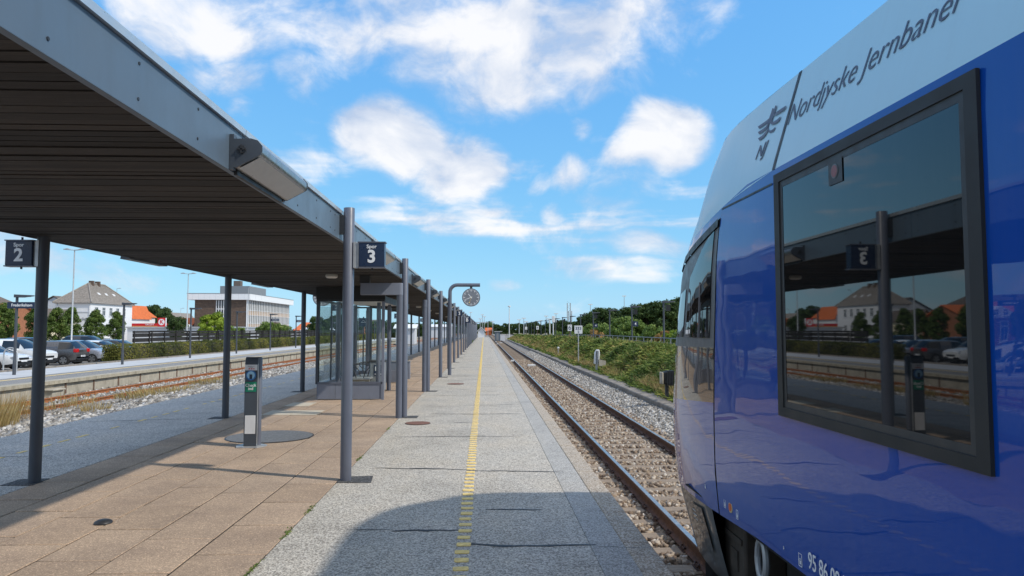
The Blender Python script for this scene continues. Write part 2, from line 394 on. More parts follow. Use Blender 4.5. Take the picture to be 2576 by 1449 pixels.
def train_paint(name, c, wav=.10, rough=.10, wscale=1.5, c2=None, coat=1.0, dirt=.03, ior=1.5):
    t = NT(name); v = t.pos()
    n = t.noise(t.pos((1, .6, 1.0)), wscale, 2, .45)
    d = t.ramp(t.noise(t.pos((1, 5, .5)), 2.5, 6, .7), [(.45, (0,) * 3), (.8, (1,) * 3)])
    cc = t.mix(t.math('MULTIPLY', d, dirt), c, (.22, .22, .24))
    t.set(cc, .35, 0.0, Coat_Weight=coat, Coat_Roughness=rough * .15, Coat_IOR=ior, Specular_IOR_Level=.05)
    nb = t.bump(n, wav, .05); t.L(nb, t.b.inputs['Coat Normal']); M[name] = t.m
train_paint('train_blue', (.002, .060, .345), wav=.15, coat=1.0, ior=1.46, wscale=1.9, dirt=.05)
train_paint('train_light_blue', (.42, .66, .79), wav=.02, rough=.3, coat=.12, dirt=.06)
train_paint('train_gloss_black', (.012, .012, .013), wav=.16, coat=1.0, dirt=.02, ior=1.9)
train_paint('train_grey', (.10, .11, .115), wav=.06, coat=.5, dirt=.25)
def dark_glass(name, ior, c=(.004, .005, .006)):
    t = NT(name)
    d = t.ramp(t.noise(t.pos((1, 14, .8)), 2.5, 5, .7), [(.45, (0,) * 3), (.85, (1,) * 3)])
    t.set(t.mix(t.math('MULTIPLY', d, .04), c, (.2, .2, .18)), .02, 0.0, IOR=ior); M[name] = t.m
dark_glass('train_window', 1.72)
dark_glass('car_glass', 1.7, (.012, .015, .018))
dark_glass('house_glass', 1.6, (.03, .04, .05))
plain('frame_dark', (.030, .031, .031), .55, var=.08, scale=2, Specular_IOR_Level=.3)
plain('frame_grey', (.115, .12, .125), .42, var=.06)
plain('under_brown', (.06, .045, .034), .75, var=.3, dirt=((.02, .018, .015), .6))
plain('under_black', (.012, .011, .011), .8)
plain('orange_print', (.62, .12, .03), .5); plain('pale_yellow_print', (.75, .6, .3), .5)
plain('red_sticker', (.22, .085, .085), .5); plain('grey_sticker', (.035, .037, .038), .5)
# vegetation
def leaf_mat(name, stops, rough=.6, trans=.25):
    t = NT(name); cc = t.ramp(t.attr(), stops); t.set(cc, rough)
    nt = t.nt; o = nt.nodes['Material Output']; tl = t.N('ShaderNodeBsdfTranslucent'); t.L(cc, tl.inputs[0])
    mx = t.N('ShaderNodeMixShader'); mx.inputs[0].default_value = trans; t.L(t.b.outputs[0], mx.inputs[1]); t.L(tl.outputs[0], mx.inputs[2]); t.L(mx.outputs[0], o.inputs[0])
    t.b.inputs['Specular IOR Level'].default_value = .25; M[name] = t.m
leaf_mat('leaf_lime', [(0, (.05, .085, .018)), (.5, (.095, .15, .032)), (.85, (.145, .21, .045)), (1, (.22, .24, .07))])
leaf_mat('leaf_forest', [(0, (.03, .055, .016)), (.5, (.055, .095, .026)), (.85, (.085, .135, .035)), (1, (.12, .16, .045))])
leaf_mat('leaf_bush', [(0, (.09, .15, .03)), (.5, (.15, .23, .05)), (.85, (.22, .30, .08)), (1, (.32, .33, .10))])
leaf_mat('leaf_bright', [(0, (.12, .19, .02)), (.5, (.21, .30, .03)), (1, (.34, .42, .05))])
leaf_mat('leaf_hedge', [(0, (.05, .065, .012)), (.4, (.115, .125, .022)), (.8, (.20, .19, .04)), (1, (.28, .24, .06))])
leaf_mat('leaf_juniper', [(0, (.065, .11, .024)), (.4, (.13, .19, .04)), (.75, (.22, .27, .06)), (.9, (.34, .31, .09)), (1, (.50, .39, .15))])
leaf_mat('leaf_dry', [(0, (.22, .15, .055)), (.5, (.38, .28, .11)), (1, (.55, .44, .22))])
leaf_mat('leaf_rust', [(0, (.25, .15, .05)), (.5, (.36, .22, .07)), (1, (.45, .32, .12))])
plain('bark', (.10, .075, .055), .9, var=.3, scale=14, bump=.6, bscale=40)
plain('soil_dark', (.05, .045, .03), .95, bump=.6, bscale=20)
def ground_mat():
    t = NT('ground_grass'); v = t.pos(); n = t.noise(v, .06, 6, .7); n2 = t.noise(v, 2.5, 5, .7)
    cc = t.ramp(n, [(.35, (.10, .12, .04)), (.5, (.20, .17, .08)), (.65, (.28, .23, .13))])
    t.set(t.mix(1.0, cc, t.ramp(n2, [(.3, (.7,) * 3), (.7, (1.1,) * 3)]), 'MULTIPLY'), .95); t.bump(n2, .6, .05); M['ground_grass'] = t.m
ground_mat()
plain('parking_asphalt', (.33, .325, .315), .9, var=.12, scale=.8, bump=.3)
plain('walk_paving', (.48, .49, .50), .85, var=.1, scale=1.5, bump=.3)
# town
plain('white_render', (.74, .75, .77), .8, var=.03); plain('cream_render', (.68, .60, .42), .8, var=.05)
plain('shade_white', (.60, .62, .66), .8, var=.03)
plain('tile_grey', (.275, .25, .225), .85, var=.3, scale=3); plain('tile_grey_dark', (.22, .19, .165), .85, var=.3, scale=3)
plain('tile_orange', (.62, .155, .045), .8, var=.15, scale=2); plain('tile_brown', (.14, .115, .10), .85, var=.15)
plain('brick_brown', (.115, .08, .06), .9, var=.25, scale=2.5); plain('brick_brown_light', (.20, .135, .095), .9, var=.25)
plain('brick_red', (.33, .135, .07), .9, var=.2, scale=3)
plain('panel_tan', (.34, .215, .12), .7, var=.15); plain('white_metal', (.80, .81, .82), .5, var=.03)
plain('curtain', (.50, .50, .50), .8, var=.15); plain('grey_metal', (.22, .24, .26), .6)
plain('fence_wood', (.024, .022, .021), .85, var=.35, scale=9, bump=.6, bscale=40, dirt=((.08, .07, .06), .4))
plain('red_paint', (.62, .02, .025), .4); plain('orange_paint', (.75, .28, .03), .5); plain('red_lit', (.75, .03, .03), .5)
plain('car_white', (.75, .76, .77), .25, var=.02, Coat_Weight=1.0, Coat_Roughness=.03)
plain('car_grey', (.095, .095, .10), .3, .4, var=.03, Coat_Weight=1.0, Coat_Roughness=.03)
plain('car_silver', (.46, .48, .54), .3, .5, var=.03, Coat_Weight=1.0, Coat_Roughness=.03)
plain('car_dark', (.02, .025, .035), .3, .3, var=.03, Coat_Weight=1.0, Coat_Roughness=.03)
plain('tyre', (.015, .015, .016), .8); plain('alloy', (.45, .46, .47), .35, .8)
plain('tail_red', (.55, .015, .015), .2); plain('headlight', (.55, .57, .60), .15, .3)
plain('plate_white', (.75, .76, .78), .5)

# ------------------------------------------------------------------ the setting
def struct(name, mb, mat, parent=None, **k):
    o = mb.build(name, M[mat], parent, **k)
    if not parent: o['kind'] = 'structure'
    return o
g = MB(); g.quad((-3000, -600, -.87), (3000, -600, -.87), (3000, 5000, -.87), (-3000, 5000, -.87)); struct('ground', g, 'ground_grass')
PX0, PX1 = -7.9, 1.37; PY0, PY1 = -14.0, 169.0
BR0, BR1 = -5.13, -1.70
pf = MB(); pf.prism([(PX0, -.85), (PX1 - .22, -.85), (PX1 - .22, -.07), (BR1 + .002, -.07), (BR1 + .002, -.008), (BR0 - .002, -.008), (BR0 - .002, -.07), (PX0, -.07)], PY0, PY1)
platform = struct('platform', pf, 'joint_sand', fix=True)
a = MB(); a.box(BR1 + .006, .87, PY0, PY1, -.069, 0.0); struct('asphalt_strip', a, 'asphalt', platform)
a = MB(); a.box(.874, PX1 - .222, PY0, PY1, -.069, .003); struct('edge_asphalt', a, 'asphalt_edge', platform)
a = MB(); a.box(PX0, BR0 - .006, PY0, PY1, -.069, 0.0); struct('asphalt_strip', a, 'asphalt_left', platform)
# edge stones
ln = 1.0; me = None
es = MB(); es.box(PX1 - .218, PX1, .004, ln - .004, -.85, .004)
for i in range(int((PY1 - PY0) / ln)):
    o = link('edge_stone', me, platform, (0, PY0 + i * ln, random.uniform(-.002, .002))) if me else es.build('edge_stone', M['edge_concrete'], platform, bevel=.012, loc=(0, PY0 + i * ln, 0))
    if me is None: me = o.data; proto_es = o
    else:
        m = o.modifiers.new('bevel', 'BEVEL'); m.width = .012; m.segments = 2
# paving slabs: six columns, laid in a broken bond; near ones singly
def slabs():
    W = (BR1 - BR0) / 6; Lg = .86
    b = MB(); b.box(.008, W - .008, .008, Lg - .008, -.06, 0)
    proto = b.build('paving_slab', M['paving_slab'], platform, bevel=.005, seg=1); me = proto.data
    first = True; rest = MB()
    for c in range(6):
        off = (0, .37, .12, .55, .24, .66)[c]
        for k in range(-3, 195):
            y = k * Lg + off
            if y > PY1 - 1 or y < PY0 + .2: continue
            x = BR0 + c * W; z = random.uniform(-.0025, .0025)
            if 3.2 < y < 44.0:
                if first: o = proto; first = False
                else:
                    o = link('paving_slab', me, platform); m = o.modifiers.new('bevel', 'BEVEL'); m.width = .005; m.segments = 1
                o.location = (x, y, z); o.rotation_euler = (random.uniform(-.002, .002), random.uniform(-.002, .002), random.uniform(-.003, .003))
            else: rest.box(x + .004, x + W - .004, y + .004, y + Lg - .004, -.045, z)
    for k in range(-16, -2):
        for c in range(6):
            y = k * Lg + (0, .37, .12, .55, .24, .66)[c]; x = BR0 + c * W
            if y > PY0: rest.box(x + .004, x + W - .004, y + .004, y + Lg - .004, -.045, 0)
    o = rest.build('paving_slabs_beyond', M['paving_slab'], platform); o['kind'] = 'stuff'
    # pale replacement slabs
    for (x, y, m) in ((-4.60, 15.1, 'pale_slab'), (-4.03, 15.1, 'pale_slab'), (-4.60, 16.8, 'pale_slab')):
        b = MB(); b.box(0, .56, 0, .84, 0, .006); b.build('pale_slab', M[m], platform, loc=(x, y, .001))
slabs()
# yellow line of dashes on the track 3 side and the worn one on the track 2 side
def dashes():
    b = MB(); w = .118; l = .088
    pts = [(-w/2 + .012, -l/2), (w/2 - .012, -l/2), (w/2, -l/2 + .012), (w/2, l/2 - .012), (w/2 - .012, l/2), (-w/2 + .012, l/2), (-w/2, l/2 - .012), (-w/2, -l/2 + .012)]
    b.prism(pts, 0, .006, 'z')
    proto = b.build('yellow_dash', M['yellow_paint'], platform, fix=True); me = proto.data
    y = 2.2; i = 0
    while i < 300:
        o = proto if i == 0 else link('yellow_dash', me, platform)
        o.location = (-.165 + random.uniform(-.006, .006), y, .001); o.rotation_euler = (0, 0, random.uniform(-.05, .05)); o.scale = (random.uniform(.9, 1.05), random.uniform(.85, 1.1), 1)
        y += .20; i += 1
    b = MB()
    while y < PY1 - 2: b.box(-.165 - w/2, -.165 + w/2, y, y + l, .001, .006); y += .2
    o = b.build('yellow_dashes_beyond', M['yellow_paint'], platform); o['kind'] = 'stuff'
    b2 = MB(); b2.box(-.05, .05, -.16, .16, .001, .005); me2 = None; y = 7.6; i = 0
    while y < 70:
        if random.random() < .82:
            if me2 is None: o = b2.build('yellow_dash', M['yellow_paint'], platform); me2 = o.data
            else: o = link('yellow_dash', me2, platform)
            o.location = (-6.65, y, 0); o.scale = (random.uniform(.4, .8), random.uniform(.5, 1.0), 1)
        y += .52
dashes()
# cracks filled with bitumen
def crack(y, x0, x1, w, slope=.0):
    n = max(4, int(abs(x1 - x0) / .09)); up = []; dn = []; yy = 0
    for i in range(n + 1):
        t = i / n; yy += random.uniform(-.022, .022); yy *= .96
        ww = 1.35 * w * (.25 + .75 * math.sin(math.pi * min(1, max(0, t * .96 + .02))) ** .5) * random.uniform(.55, 1.2)
        x = x0 + (x1 - x0) * t
        up.append((x, y + yy + slope * t + ww / 2, .0045)); dn.append((x, y + yy + slope * t - ww / 2, .0045))
    b = MB(); b.grid([dn, up]); b.build('crack_filling', M['bitumen'], platform)
for c in ((12.0, -1.42, .64, .022, -.05), (9.3, -1.38, -.22, .030, -.15), (9.1, -.22, .99, .026, -.12), (7.15, .02, .57, .030, -.06), (6.42, -.80, -.20, .034, 0),
          (6.02, -.22, .92, .036, -.12), (5.9, .9, 1.36, .010, 0), (6.5, -1.2, -.8, .010, .02), (4.9, .1, 1.1, .02, .05), (3.4, -1.2, .4, .02, 0), (19.4, -1.45, .95, .03, .1), (21.2, -.9, -.4, .03, .1), (22.6, -.45, 1.1, .03, 0),
          (24.4, -.2, 1.1, .03, 0), (13.7, -.7, -.2, .02, .1), (15.2, -1.1, .8, .03, 0), (16.9, -.3, 1.0, .025, 0), (27.0, -1.4, 1.0, .035, 0), (31.7, -1.4, 1.1, .04, 0), (35.4, -1, 1.0, .04, 0), (37.0, -1, 1.1, .04, 0)): crack(*c)
y = 40
while y < 120:
    crack(y, random.uniform(-1.5, -.8), random.uniform(.5, 1.1), .075); y += random.uniform(2.2, 4.5)
for c in ((14.2, -7.6, -5.6, .03, .4), (18, -7.7, -5.8, .02, .1), (10.3, -7.6, -6.0, .02, .1), (22, -7.7, -5.4, .03, 0), (26, -7.4, -5.4, .03, .1)): crack(*c)
# moss in the joint between asphalt and paving
def moss():
    n = 700; P = np.zeros((n, 3, 3)); yc = RNG.choice([4.6, 4.9, 5.3, 5.5, 6.4, 7.2, 10, 13], n); y = yc + RNG.normal(0, .10, n); x = BR1 + RNG.normal(0, .012, n)
    for k in range(3):
        P[:, k] = np.stack([x + RNG.normal(0, .008, n), y + RNG.normal(0, .008, n), RNG.uniform(0, .016, n) * (k == 2)], 1)
    o = link('moss', np_mesh('moss', P, M['leaf_bush'], RNG.random(n)), platform); o['kind'] = 'stuff'
moss()

# ------------------------------------------------------------------ tracks
RAIL = [(-.065,0),(.065,0),(.065,.012),(.018,.028),(.010,.045),(.010,.118),(.034,.128),(.036,.158),(.028,.166),(-.028,.166),(-.036,.158),(-.034,.128),(-.010,.118),(-.010,.045),(-.018,.028),(-.065,.012)]
def track(name, label, xc, ztop, y0, y1, rust, headm, clips_to, nmax=300, ys=4.0):
    t = thing(name, label, 'track', (xc, 0, ztop))
    for s in (-1, 1):
        b = MB(); b.prism([(u + s * .7525, w - .166) for u, w in RAIL], y0, y1); r = b.build('rail', M[rust], t, fix=True)
        h = MB(); h.box(s * .7525 - .029, s * .7525 + .029, y0, y1, -.003, .0018); h.build('rail_head', M[headm], r)
    b = MB(); b.box(-1.28, 1.28, -.125, .125, -.34, -.172); proto = None
    c = MB(); 
    c.box(-.11, .11, -.10, .10, -.006, .004)                    # base plate
    for sx in (-1, 1):
        pts = [(sx * .095, -.06, .02), (sx * .115, -.03, .04), (sx * .10, .02, .05), (sx * .07, .045, .045), (sx * .06, .01, .035), (sx * .075, -.045, .03)]
        c.tube(pts, .011, 6)
    cme = c.mesh('rail_fastening', M['clip_rust'], True)
    y = ys; k = 0; me = None; rest = MB()
    while y < y1:
        if k < nmax:
            if me is None: o = b.build('sleeper', M['sleeper'], t, bevel=.018, seg=1); me = o.data
            else:
                o = link('sleeper', me, t); 
                if y < 30: m = o.modifiers.new('bevel', 'BEVEL'); m.width = .018; m.segments = 1
            o.location = (random.uniform(-.02, .02), y, random.uniform(-.006, .006)); o.rotation_euler = (0, 0, random.uniform(-.012, .012))
            if y < clips_to:
                for s in (-1, 1): link('rail_fastening', cme, o, (s * .7525, 0, -.170))
            k += 1
        else: rest.box(-1.28, 1.28, y - .125, y + .125, -.34, -.172)
        y += .62
    if rest.v: o = rest.build('sleepers_beyond', M['sleeper'], t); o['kind'] = 'stuff'
    return t
track('railway_track', 'rusty track with shiny rail tops running right beside the blue train', 3.06, -.55, -20, 420, 'rail_rust', 'rail_head', 26, ys=-3.0)
track('railway_track', 'orange-rusted disused track below the concrete wall of the far platform', -13.10, -.40, 2, 420, 'rail_rust_orange', 'rail_head_rusty', 30, ys=10.0)
# ballast beds
def bed(name, x0, x1, y0, y1, z0, z1, mat, nx=10, ny=120, amp=.012):
    rows = []
    for j in range(ny + 1):
        y = y0 + (y1 - y0) * j / ny
        rows.append([(x0 + (x1 - x0) * i / nx, y, z0 + (z1 - z0) * i / nx + random.uniform(-amp, amp)) for i in range(nx + 1)])
    b = MB(); b.grid(rows); return struct(name, b, mat)
bed('ballast_bed', 1.37, 4.35, -20, 200, -.745, -.745, 'ballast_brown_bed', 8, 160)
bed('ballast_bed', 4.351, 5.32, -20, 200, -.744, -.62, 'ballast_grey_bed', 5, 160)
bed('ballast_bed', -11.8, -7.9, -4, 220, -.50, -.16, 'ballast_grey_bed', 10, 160, .03)
bed('ballast_bed', -14.80, -11.801, -4, 220, -.56, -.52, 'ballast_grey_bed', 8, 160)
bed('gravel_yard', -30, 30, 169.2, 420, -.74, -.74, 'ballast_grey_bed', 6, 20, .0)
SV = np.array([(-1,-1,-1),(1,-1,-1),(1,1,-1),(-1,1,-1),(-.7,-.8,1),(.8,-.6,.9),(.6,.8,1),(-.8,.7,.8)], float) * .5
SF = [(0,3,2,1),(4,5,6,7),(0,1,5,4),(1,2,6,5),(2,3,7,6),(3,0,4,7)]
def stones(name, label, spec, mat):
    ps = []; ss = []
    for (x0, x1, y0, y1, dens, s0, s1, zf, keep) in spec:
        n = int((x1 - x0) * (y1 - y0) * dens); x = RNG.uniform(x0, x1, n); y = RNG.uniform(y0, y1, n)
        if keep is not None: k = keep(x, y); x, y = x[k], y[k]
        z = zf(x, y); s = RNG.uniform(s0, s1, len(x)); ps.append(np.stack([x, y, z], 1)); ss.append(s)
    P = np.concatenate(ps); S = np.concatenate(ss)
    S3 = S[:, None] * RNG.uniform(.6, 1.25, (len(S), 3)); P[:, 2] += S * RNG.uniform(-.05, .35, len(S))
    o = link(name, inst_mesh(name, SV, SF, P, S3, rand_rot(len(S)), M[mat], RNG.random(len(S))))
    return tag(o, label, 'ballast', kind='stuff')
def off_sleeper(xc, ys):
    def f(x, y):
        r = np.abs(((y - ys + .31) % .62) - .31) > .115
        on_rail = (np.abs(np.abs(x - xc) - .7525) < .09)
        return (r | (np.abs(x - xc) > 1.27)) & ~on_rail
    return f
b3 = lambda x, y: np.full_like(x, -.745)
b3g = lambda x, y: -.744 + (x - 4.35) * .128
stones('ballast_stones', 'brown-stained ballast stones between the rails beside the train', [
    (1.40, 4.4, 3.4, 14, 430, .03, .068, b3, off_sleeper(3.06, -3.0)), (1.40, 4.4, 14, 30, 300, .035, .07, b3, off_sleeper(3.06, -3.0)), (1.40, 4.4, 30, 60, 90, .04, .08, b3, off_sleeper(3.06, -3.0))], 'ballast_brown')
stones('ballast_stones', 'pale grey ballast stones between the track and the low concrete kerb', [
    (4.25, 5.3, 5, 14, 430, .03, .07, b3g, None), (4.25, 5.3, 14, 34, 330, .035, .075, b3g, None), (4.25, 5.3, 34, 80, 120, .05, .09, b3g, None)], 'ballast_grey')
bl = lambda x, y: -.50 + (x + 11.8) * (.34 / 3.9)
clear = lambda x, y: ~((np.abs(x + 10.6) < .5) & (np.abs(((y + 20) % 9) - 4) < 2.2))
stones('ballast_stones', 'loose grey stones beside the left edge of the middle platform', [
    (-10.3, -8.0, 10, 30, 150, .06, .13, bl, clear), (-11.8, -10.2, 12, 34, 90, .05, .10, bl, clear), (-11.8, -8.0, 30, 70, 70, .07, .13, bl, None),
    (-14.7, -11.8, 16, 50, 110, .05, .09, lambda x, y: np.full_like(x, -.54), off_sleeper(-13.10, 10.0))], 'ballast_grey')
# buried kerb slabs among the left stones
for k, (x, y, l) in enumerate(((-11.5, 24, 5.0), (-11.5, 29.2, 5.0), (-11.5, 18.8, 5.0), (-11.5, 34.4, 5.0), (-10.3, 21.5, 1.6))):
    b = MB(); b.box(-.17, .17, 0, l - .06, -.25, .05); o = b.build('concrete_beam', M['kerb_concrete'], bevel=.02, loc=(x, y, -.46 if x < -11 else -.36))
    tag(o, ['low concrete beam by the rusty track, behind the check-in post', 'low concrete beam by the rusty track, farther along', 'low concrete beam by the rusty track near the first dark post', 'farthest low concrete beam by the rusty track', 'short pale concrete bar lying in the dry grass'][k], 'beam')
# far platform (track 1) with its wall
WX = -14.78
b = MB(); b.box(-20.0, WX - .06, 4, 185, -.85, -.012); far_pf = struct('far_platform', b, 'walk_paving')
b = MB(); b.box(-17.25, WX - .10, 4, 185, -.011, 0); struct('asphalt_strip', b, 'asphalt_grey', far_pf)
b = MB(); b.box(-20.0, -17.254, 4, 185, -.011, .002); struct('paving_strip', b, 'walk_paving', far_pf)
b = MB(); b.box(-16.72, -16.60, 4, 185, .001, .005); struct('yellow_line', b, 'yellow_paint', far_pf)
wall = tag(empty('platform_wall', (WX, 4, -.85)), 'stained concrete block wall carrying the far left platform', 'wall')
b = MB(); b.box(-.055, 0, .05, 1.79, .0, .34); pm1 = b.mesh('wall_block', M['wall_concrete'])
b = MB(); b.box(-.055, .004, .05, 1.79, .345, .745); pm2 = b.mesh('wall_block', M['wall_concrete'])
b = MB(); b.box(-.06, .022, -.045, .045, 0, .748); pm3 = b.mesh('wall_post', M['wall_post'])
b = MB(); b.box(-.30, .11, .012, 1.828, .75, .868); pm4 = b.mesh('coping_stone', M['wall_coping'])
for i in range(98):
    for me, nm in ((pm1, 'wall_block'), (pm2, 'wall_block'), (pm3, 'wall_post'), (pm4, 'coping_stone')):
        link(nm, me, wall, (random.uniform(-.004, .004), i * 1.84, random.uniform(-.003, .003)))
b = MB(); b.box(-.02, .32, -.30, .30, .18, .56); b.box(-.06, .38, -.36, .36, .56, .62)
b.build('cable_box', M['wall_concrete'], wall, bevel=.015, loc=(.06, 21.0, 0))
b = MB(); b.box(-20.22, -20.005, 4, 185, -.6, .07); struct('kerb', b, 'kerb_concrete')
b = MB(); b.box(-140, -20.23, 8, 40.0, -.86, -.43); struct('parking_lot', b, 'parking_asphalt')
b = MB(); b.box(-140, -22.0, 40.01, 400, -.86, -.43); struct('parking_lot', b, 'parking_asphalt')
b = MB(); b.box(-21.99, -20.23, 40.01, 185, -.86, -.04); struct('planting_bed', b, 'soil_dark')
# right side: kerb, bank
kerb = tag(empty('concrete_kerb', (5.33, -6, 0)), 'low weathered concrete kerb between pale ballast and juniper bank', 'kerb')
b = MB(); b.prism([(0, -.87), (.62, -.87), (.62, -.40), (.10, -.42), (0, -.44)], .01, 2.49); kme = None
for i in range(66):
    if kme is None: o = b.build('kerb_slab', M['kerb_concrete'], kerb, bevel=.025, fix=True); kme = o.data
    else:
        o = link('kerb_slab', kme, kerb, (random.uniform(-.012, .012), i * 2.5, random.uniform(-.015, .01)))
        m = o.modifiers.new('bevel', 'BEVEL'); m.width = .025
# ------------------------------------------------------------------ juniper bank
def bank_h(x, y):
    t = np.clip((x - 5.75) / 2.3, 0, 1); s = t * t * (3 - 2 * t)
    far = np.clip((y - 55) / 90, 0, 1)
    top = .90 - .5 * far
    h = -.42 + (top + .42) * s - .12 * np.clip((x - 8.3) / 1.2, 0, 1)
    h += (.10 * np.sin(y * .55 + x) + .09 * np.sin(y * 1.31 + 2 * x) + .05 * np.sin(y * 2.7)) * np.clip(t * 2, 0, 1) * np.clip((8.6 - x) / .6, 0, 1)
    return h
xs = np.linspace(5.9, 9.6, 26); ys = np.linspace(-10, 175, 300)
b = MB(); b.grid([[(x, y, float(bank_h(np.array(x), np.array(y))) - .10) for x in xs] for y in ys]); struct('embankment', b, 'soil_dark', smooth=True)
b = MB(); b.box(9.55, 14.5, -10, 180, -.86, .12); struct('right_platform', b, 'asphalt_grey')
b = MB(); b.quad((14.5, -60, -.2), (900, -60, -.2), (900, 900, -.2), (14.5, 900, -.2)); struct('ground_right', b, 'ground_grass')
def blades(n, x, y, z, nx, ny, nz, ln, wd, bend=.5, seg2=True):
    """leaf sprays as narrow bent quads from base (x,y,z) along (nx,ny,nz)"""
    base = np.stack([x, y, z], 1); d = np.stack([nx, ny, nz], 1); d /= np.linalg.norm(d, axis=1)[:, None]
    s = np.cross(d, RNG.normal(size=(n, 3))); s /= np.linalg.norm(s, axis=1)[:, None] + 1e-9
    P = np.zeros((n, 4, 3)); tip = base + d * ln[:, None]
    P[:, 0] = base - s * wd[:, None] * .25; mid = base + d * ln[:, None] * .5
    P[:, 1] = mid - s * wd[:, None] * .5 ; P[:, 2] = tip - np.array([0, 0, 1]) * (ln * bend * .3)[:, None]; P[:, 3] = mid + s * wd[:, None] * .5
    return P
def juniper():
    Ps = []; Cs = []
    # shoots: each is a little fan of needles-bearing twigs
    for (y0, y1, n, l0, l1, w) in ((12, 40, 5200, .16, .38, .045), (40, 75, 3800, .22, .45, .075), (75, 172, 3600, .3, .6, .14)):
        cx = RNG.uniform(5.85, 9.3, n); cy = RNG.uniform(y0, y1, n); cz = bank_h(cx, cy) - .06
        az = RNG.uniform(0, 2 * np.pi, n); tone = RNG.random(n) * .35 + .22 * np.sin(cy * .55 + cx * 1.3) + .16 * np.sin(cy * 1.7 - cx * 2.1) + .25
        for k in range(9):
            a = az + RNG.normal(0, .7, n); up = RNG.uniform(.25, 1.1, n)
            dx = np.cos(a) - .35; dy = np.sin(a) - .25
            ln = RNG.uniform(l0, l1, n)
            Ps.append(blades(n, cx + RNG.normal(0, .10, n), cy + RNG.normal(0, .10, n), cz + RNG.uniform(-.02, .12, n), dx, dy, up, ln, ln * 0 + w * 1.15, .7))
            Cs.append(np.clip(tone + RNG.normal(0, .12, n) + .1 * k / 9, 0, .93))
    P = np.concatenate(Ps); C = np.concatenate(Cs)
    tag(link('juniper_cover', np_mesh('juniper_cover', P, M['leaf_juniper'], C)), 'green creeping juniper covering the bank right of the track', 'shrubs', kind='stuff')
    Ps = []; Cs = []
    for (y0, y1, n, x0, x1, l0, l1, w) in ((14, 45, 7000, 5.9, 6.35, .2, .6, .012), (45, 80, 5200, 5.9, 6.5, .25, .7, .022), (80, 165, 6000, 5.9, 7.0, .3, .8, .05), (14, 60, 5200, 6.4, 9.2, .3, .62, .012), (60, 150, 2600, 6.6, 9.2, .35, .7, .035)):
        cy = RNG.uniform(y0, y1, n); keep = (np.sin(cy * .8) + np.sin(cy * .31 + 1) + RNG.normal(0, .7, n)) > -.3; cy = cy[keep]; m = len(cy)
        cx = x0 + (x1 - x0) * RNG.random(m) ** 1.5; cz = bank_h(cx, cy) - .05; a = RNG.uniform(0, 2 * np.pi, m)
        Ps.append(blades(m, cx, cy, cz, np.cos(a) * .35 - .15, np.sin(a) * .35, np.ones(m), RNG.uniform(l0, l1, m), np.full(m, w), .5)); Cs.append(RNG.random(m))
    tag(link('dry_grass', np_mesh('dry_grass', np.concatenate(Ps), M['leaf_dry'], np.concatenate(Cs))), 'straw-coloured dry grass along the foot of the juniper bank', 'grass', kind='stuff')
juniper()
def tuft(label, x, y, z, n, h, spread, mat, rad, wd=.012):
    a = RNG.uniform(0, 2 * np.pi, n); r = rad * np.sqrt(RNG.random(n)); m = n
    P = blades(m, x + r * np.cos(a), y + r * np.sin(a) * 2.2, np.full(m, z), np.cos(a) * spread, np.sin(a) * spread, np.ones(m), h * RNG.uniform(.35, 1.0, m), np.full(m, wd), .5)
    tag(link('grass_tuft', np_mesh('grass_tuft', P, M[mat], RNG.random(m))), label, 'grass', kind='stuff')
tuft('tall dry grass tuft by the rusty track at the left edge', -10.4, 15.4, -.40, 900, .95, .22, 'leaf_dry', .42)
tuft('reddish grass stalks rising beside the rusty rails at the left edge', -11.4, 17.3, -.48, 420, 1.05, .2, 'leaf_rust', .5)
tuft('small dry tuft growing in the left stones beyond the first dark post', -9.6, 18.3, -.34, 260, .42, .35, 'leaf_dry', .20)
tuft('dry grass strip between the stones and the rusty track', -10.8, 24.5, -.44, 1500, .36, .35, 'leaf_dry', 1.0, .016)
tuft('dry grass strip farther along the rusty track', -11.2, 30.5, -.46, 700, .32, .35, 'leaf_dry', .8, .018)
tuft('thin dry stalks in front of the rusty rails', -11.7, 20.5, -.48, 260, .6, .25, 'leaf_dry', .7)
tuft('weeds growing at the foot of the far canopy posts', -1.9, 96, 0, 260, .7, .5, 'leaf_bush', .35, .05)

# ------------------------------------------------------------------ railing and lamp posts on the right platform
rail_t = thing('railing', 'thin grey metal railing along the top of the juniper bank', 'railing', (8.75, 22, .9))
b = MB()
def rz(y): return float(bank_h(np.array(8.75), np.array(y))) + .02
yy = 22.0; tops = []
pm = MB(); pm.box(-.022, .022, -.022, .022, -.35, .42); pme = None
while yy < 168:
    z = 1.36 - .62 * max(0, min(1, (yy - 55) / 90)) - .9; tops.append((0, yy - 22, z))
    if pme is None: o = pm.build('railing_post', M['grey_metal'], rail_t); pme = o.data
    else: o = link('railing_post', pme, rail_t)
    o.location = (0, yy - 22, z - .42); yy += 1.9
MB().tube(tops, .022, 6).build('top_rail', M['grey_metal'], rail_t, smooth=True)
MB().tube([(x, y, z - .22) for x, y, z in tops], .012, 5).build('lower_rail', M['grey_metal'], rail_t, smooth=True)
def platform_lamp(name, label, loc, h, arm=.62, side=1, group=None):
    t = thing(name, label, 'lamp post', loc, 0, group)
    MB().lathe([(.062, 0), (.062, .55), (.052, .60), (.050, h)], 10).build('pole', M['slate_dark'], t, smooth=True)
    b = MB(); b.prism([(-.08 * side, h - .02), (arm * side * .4, h - .02), (arm * side, h + .03), (arm * side, h + .07), (-.08 * side, h + .10)], -.09, .09); b.build('lamp_head', M['slate_dark'], t, bevel=.012, fix=True)
    b = MB(); b.quad((.12 * side, -.07, h - .024), (.12 * side, .07, h - .024), (arm * side * .8, .07, h + .006), (arm * side * .8, -.07, h + .006)); b.build('diffuser', M['opal'], t)
    return t
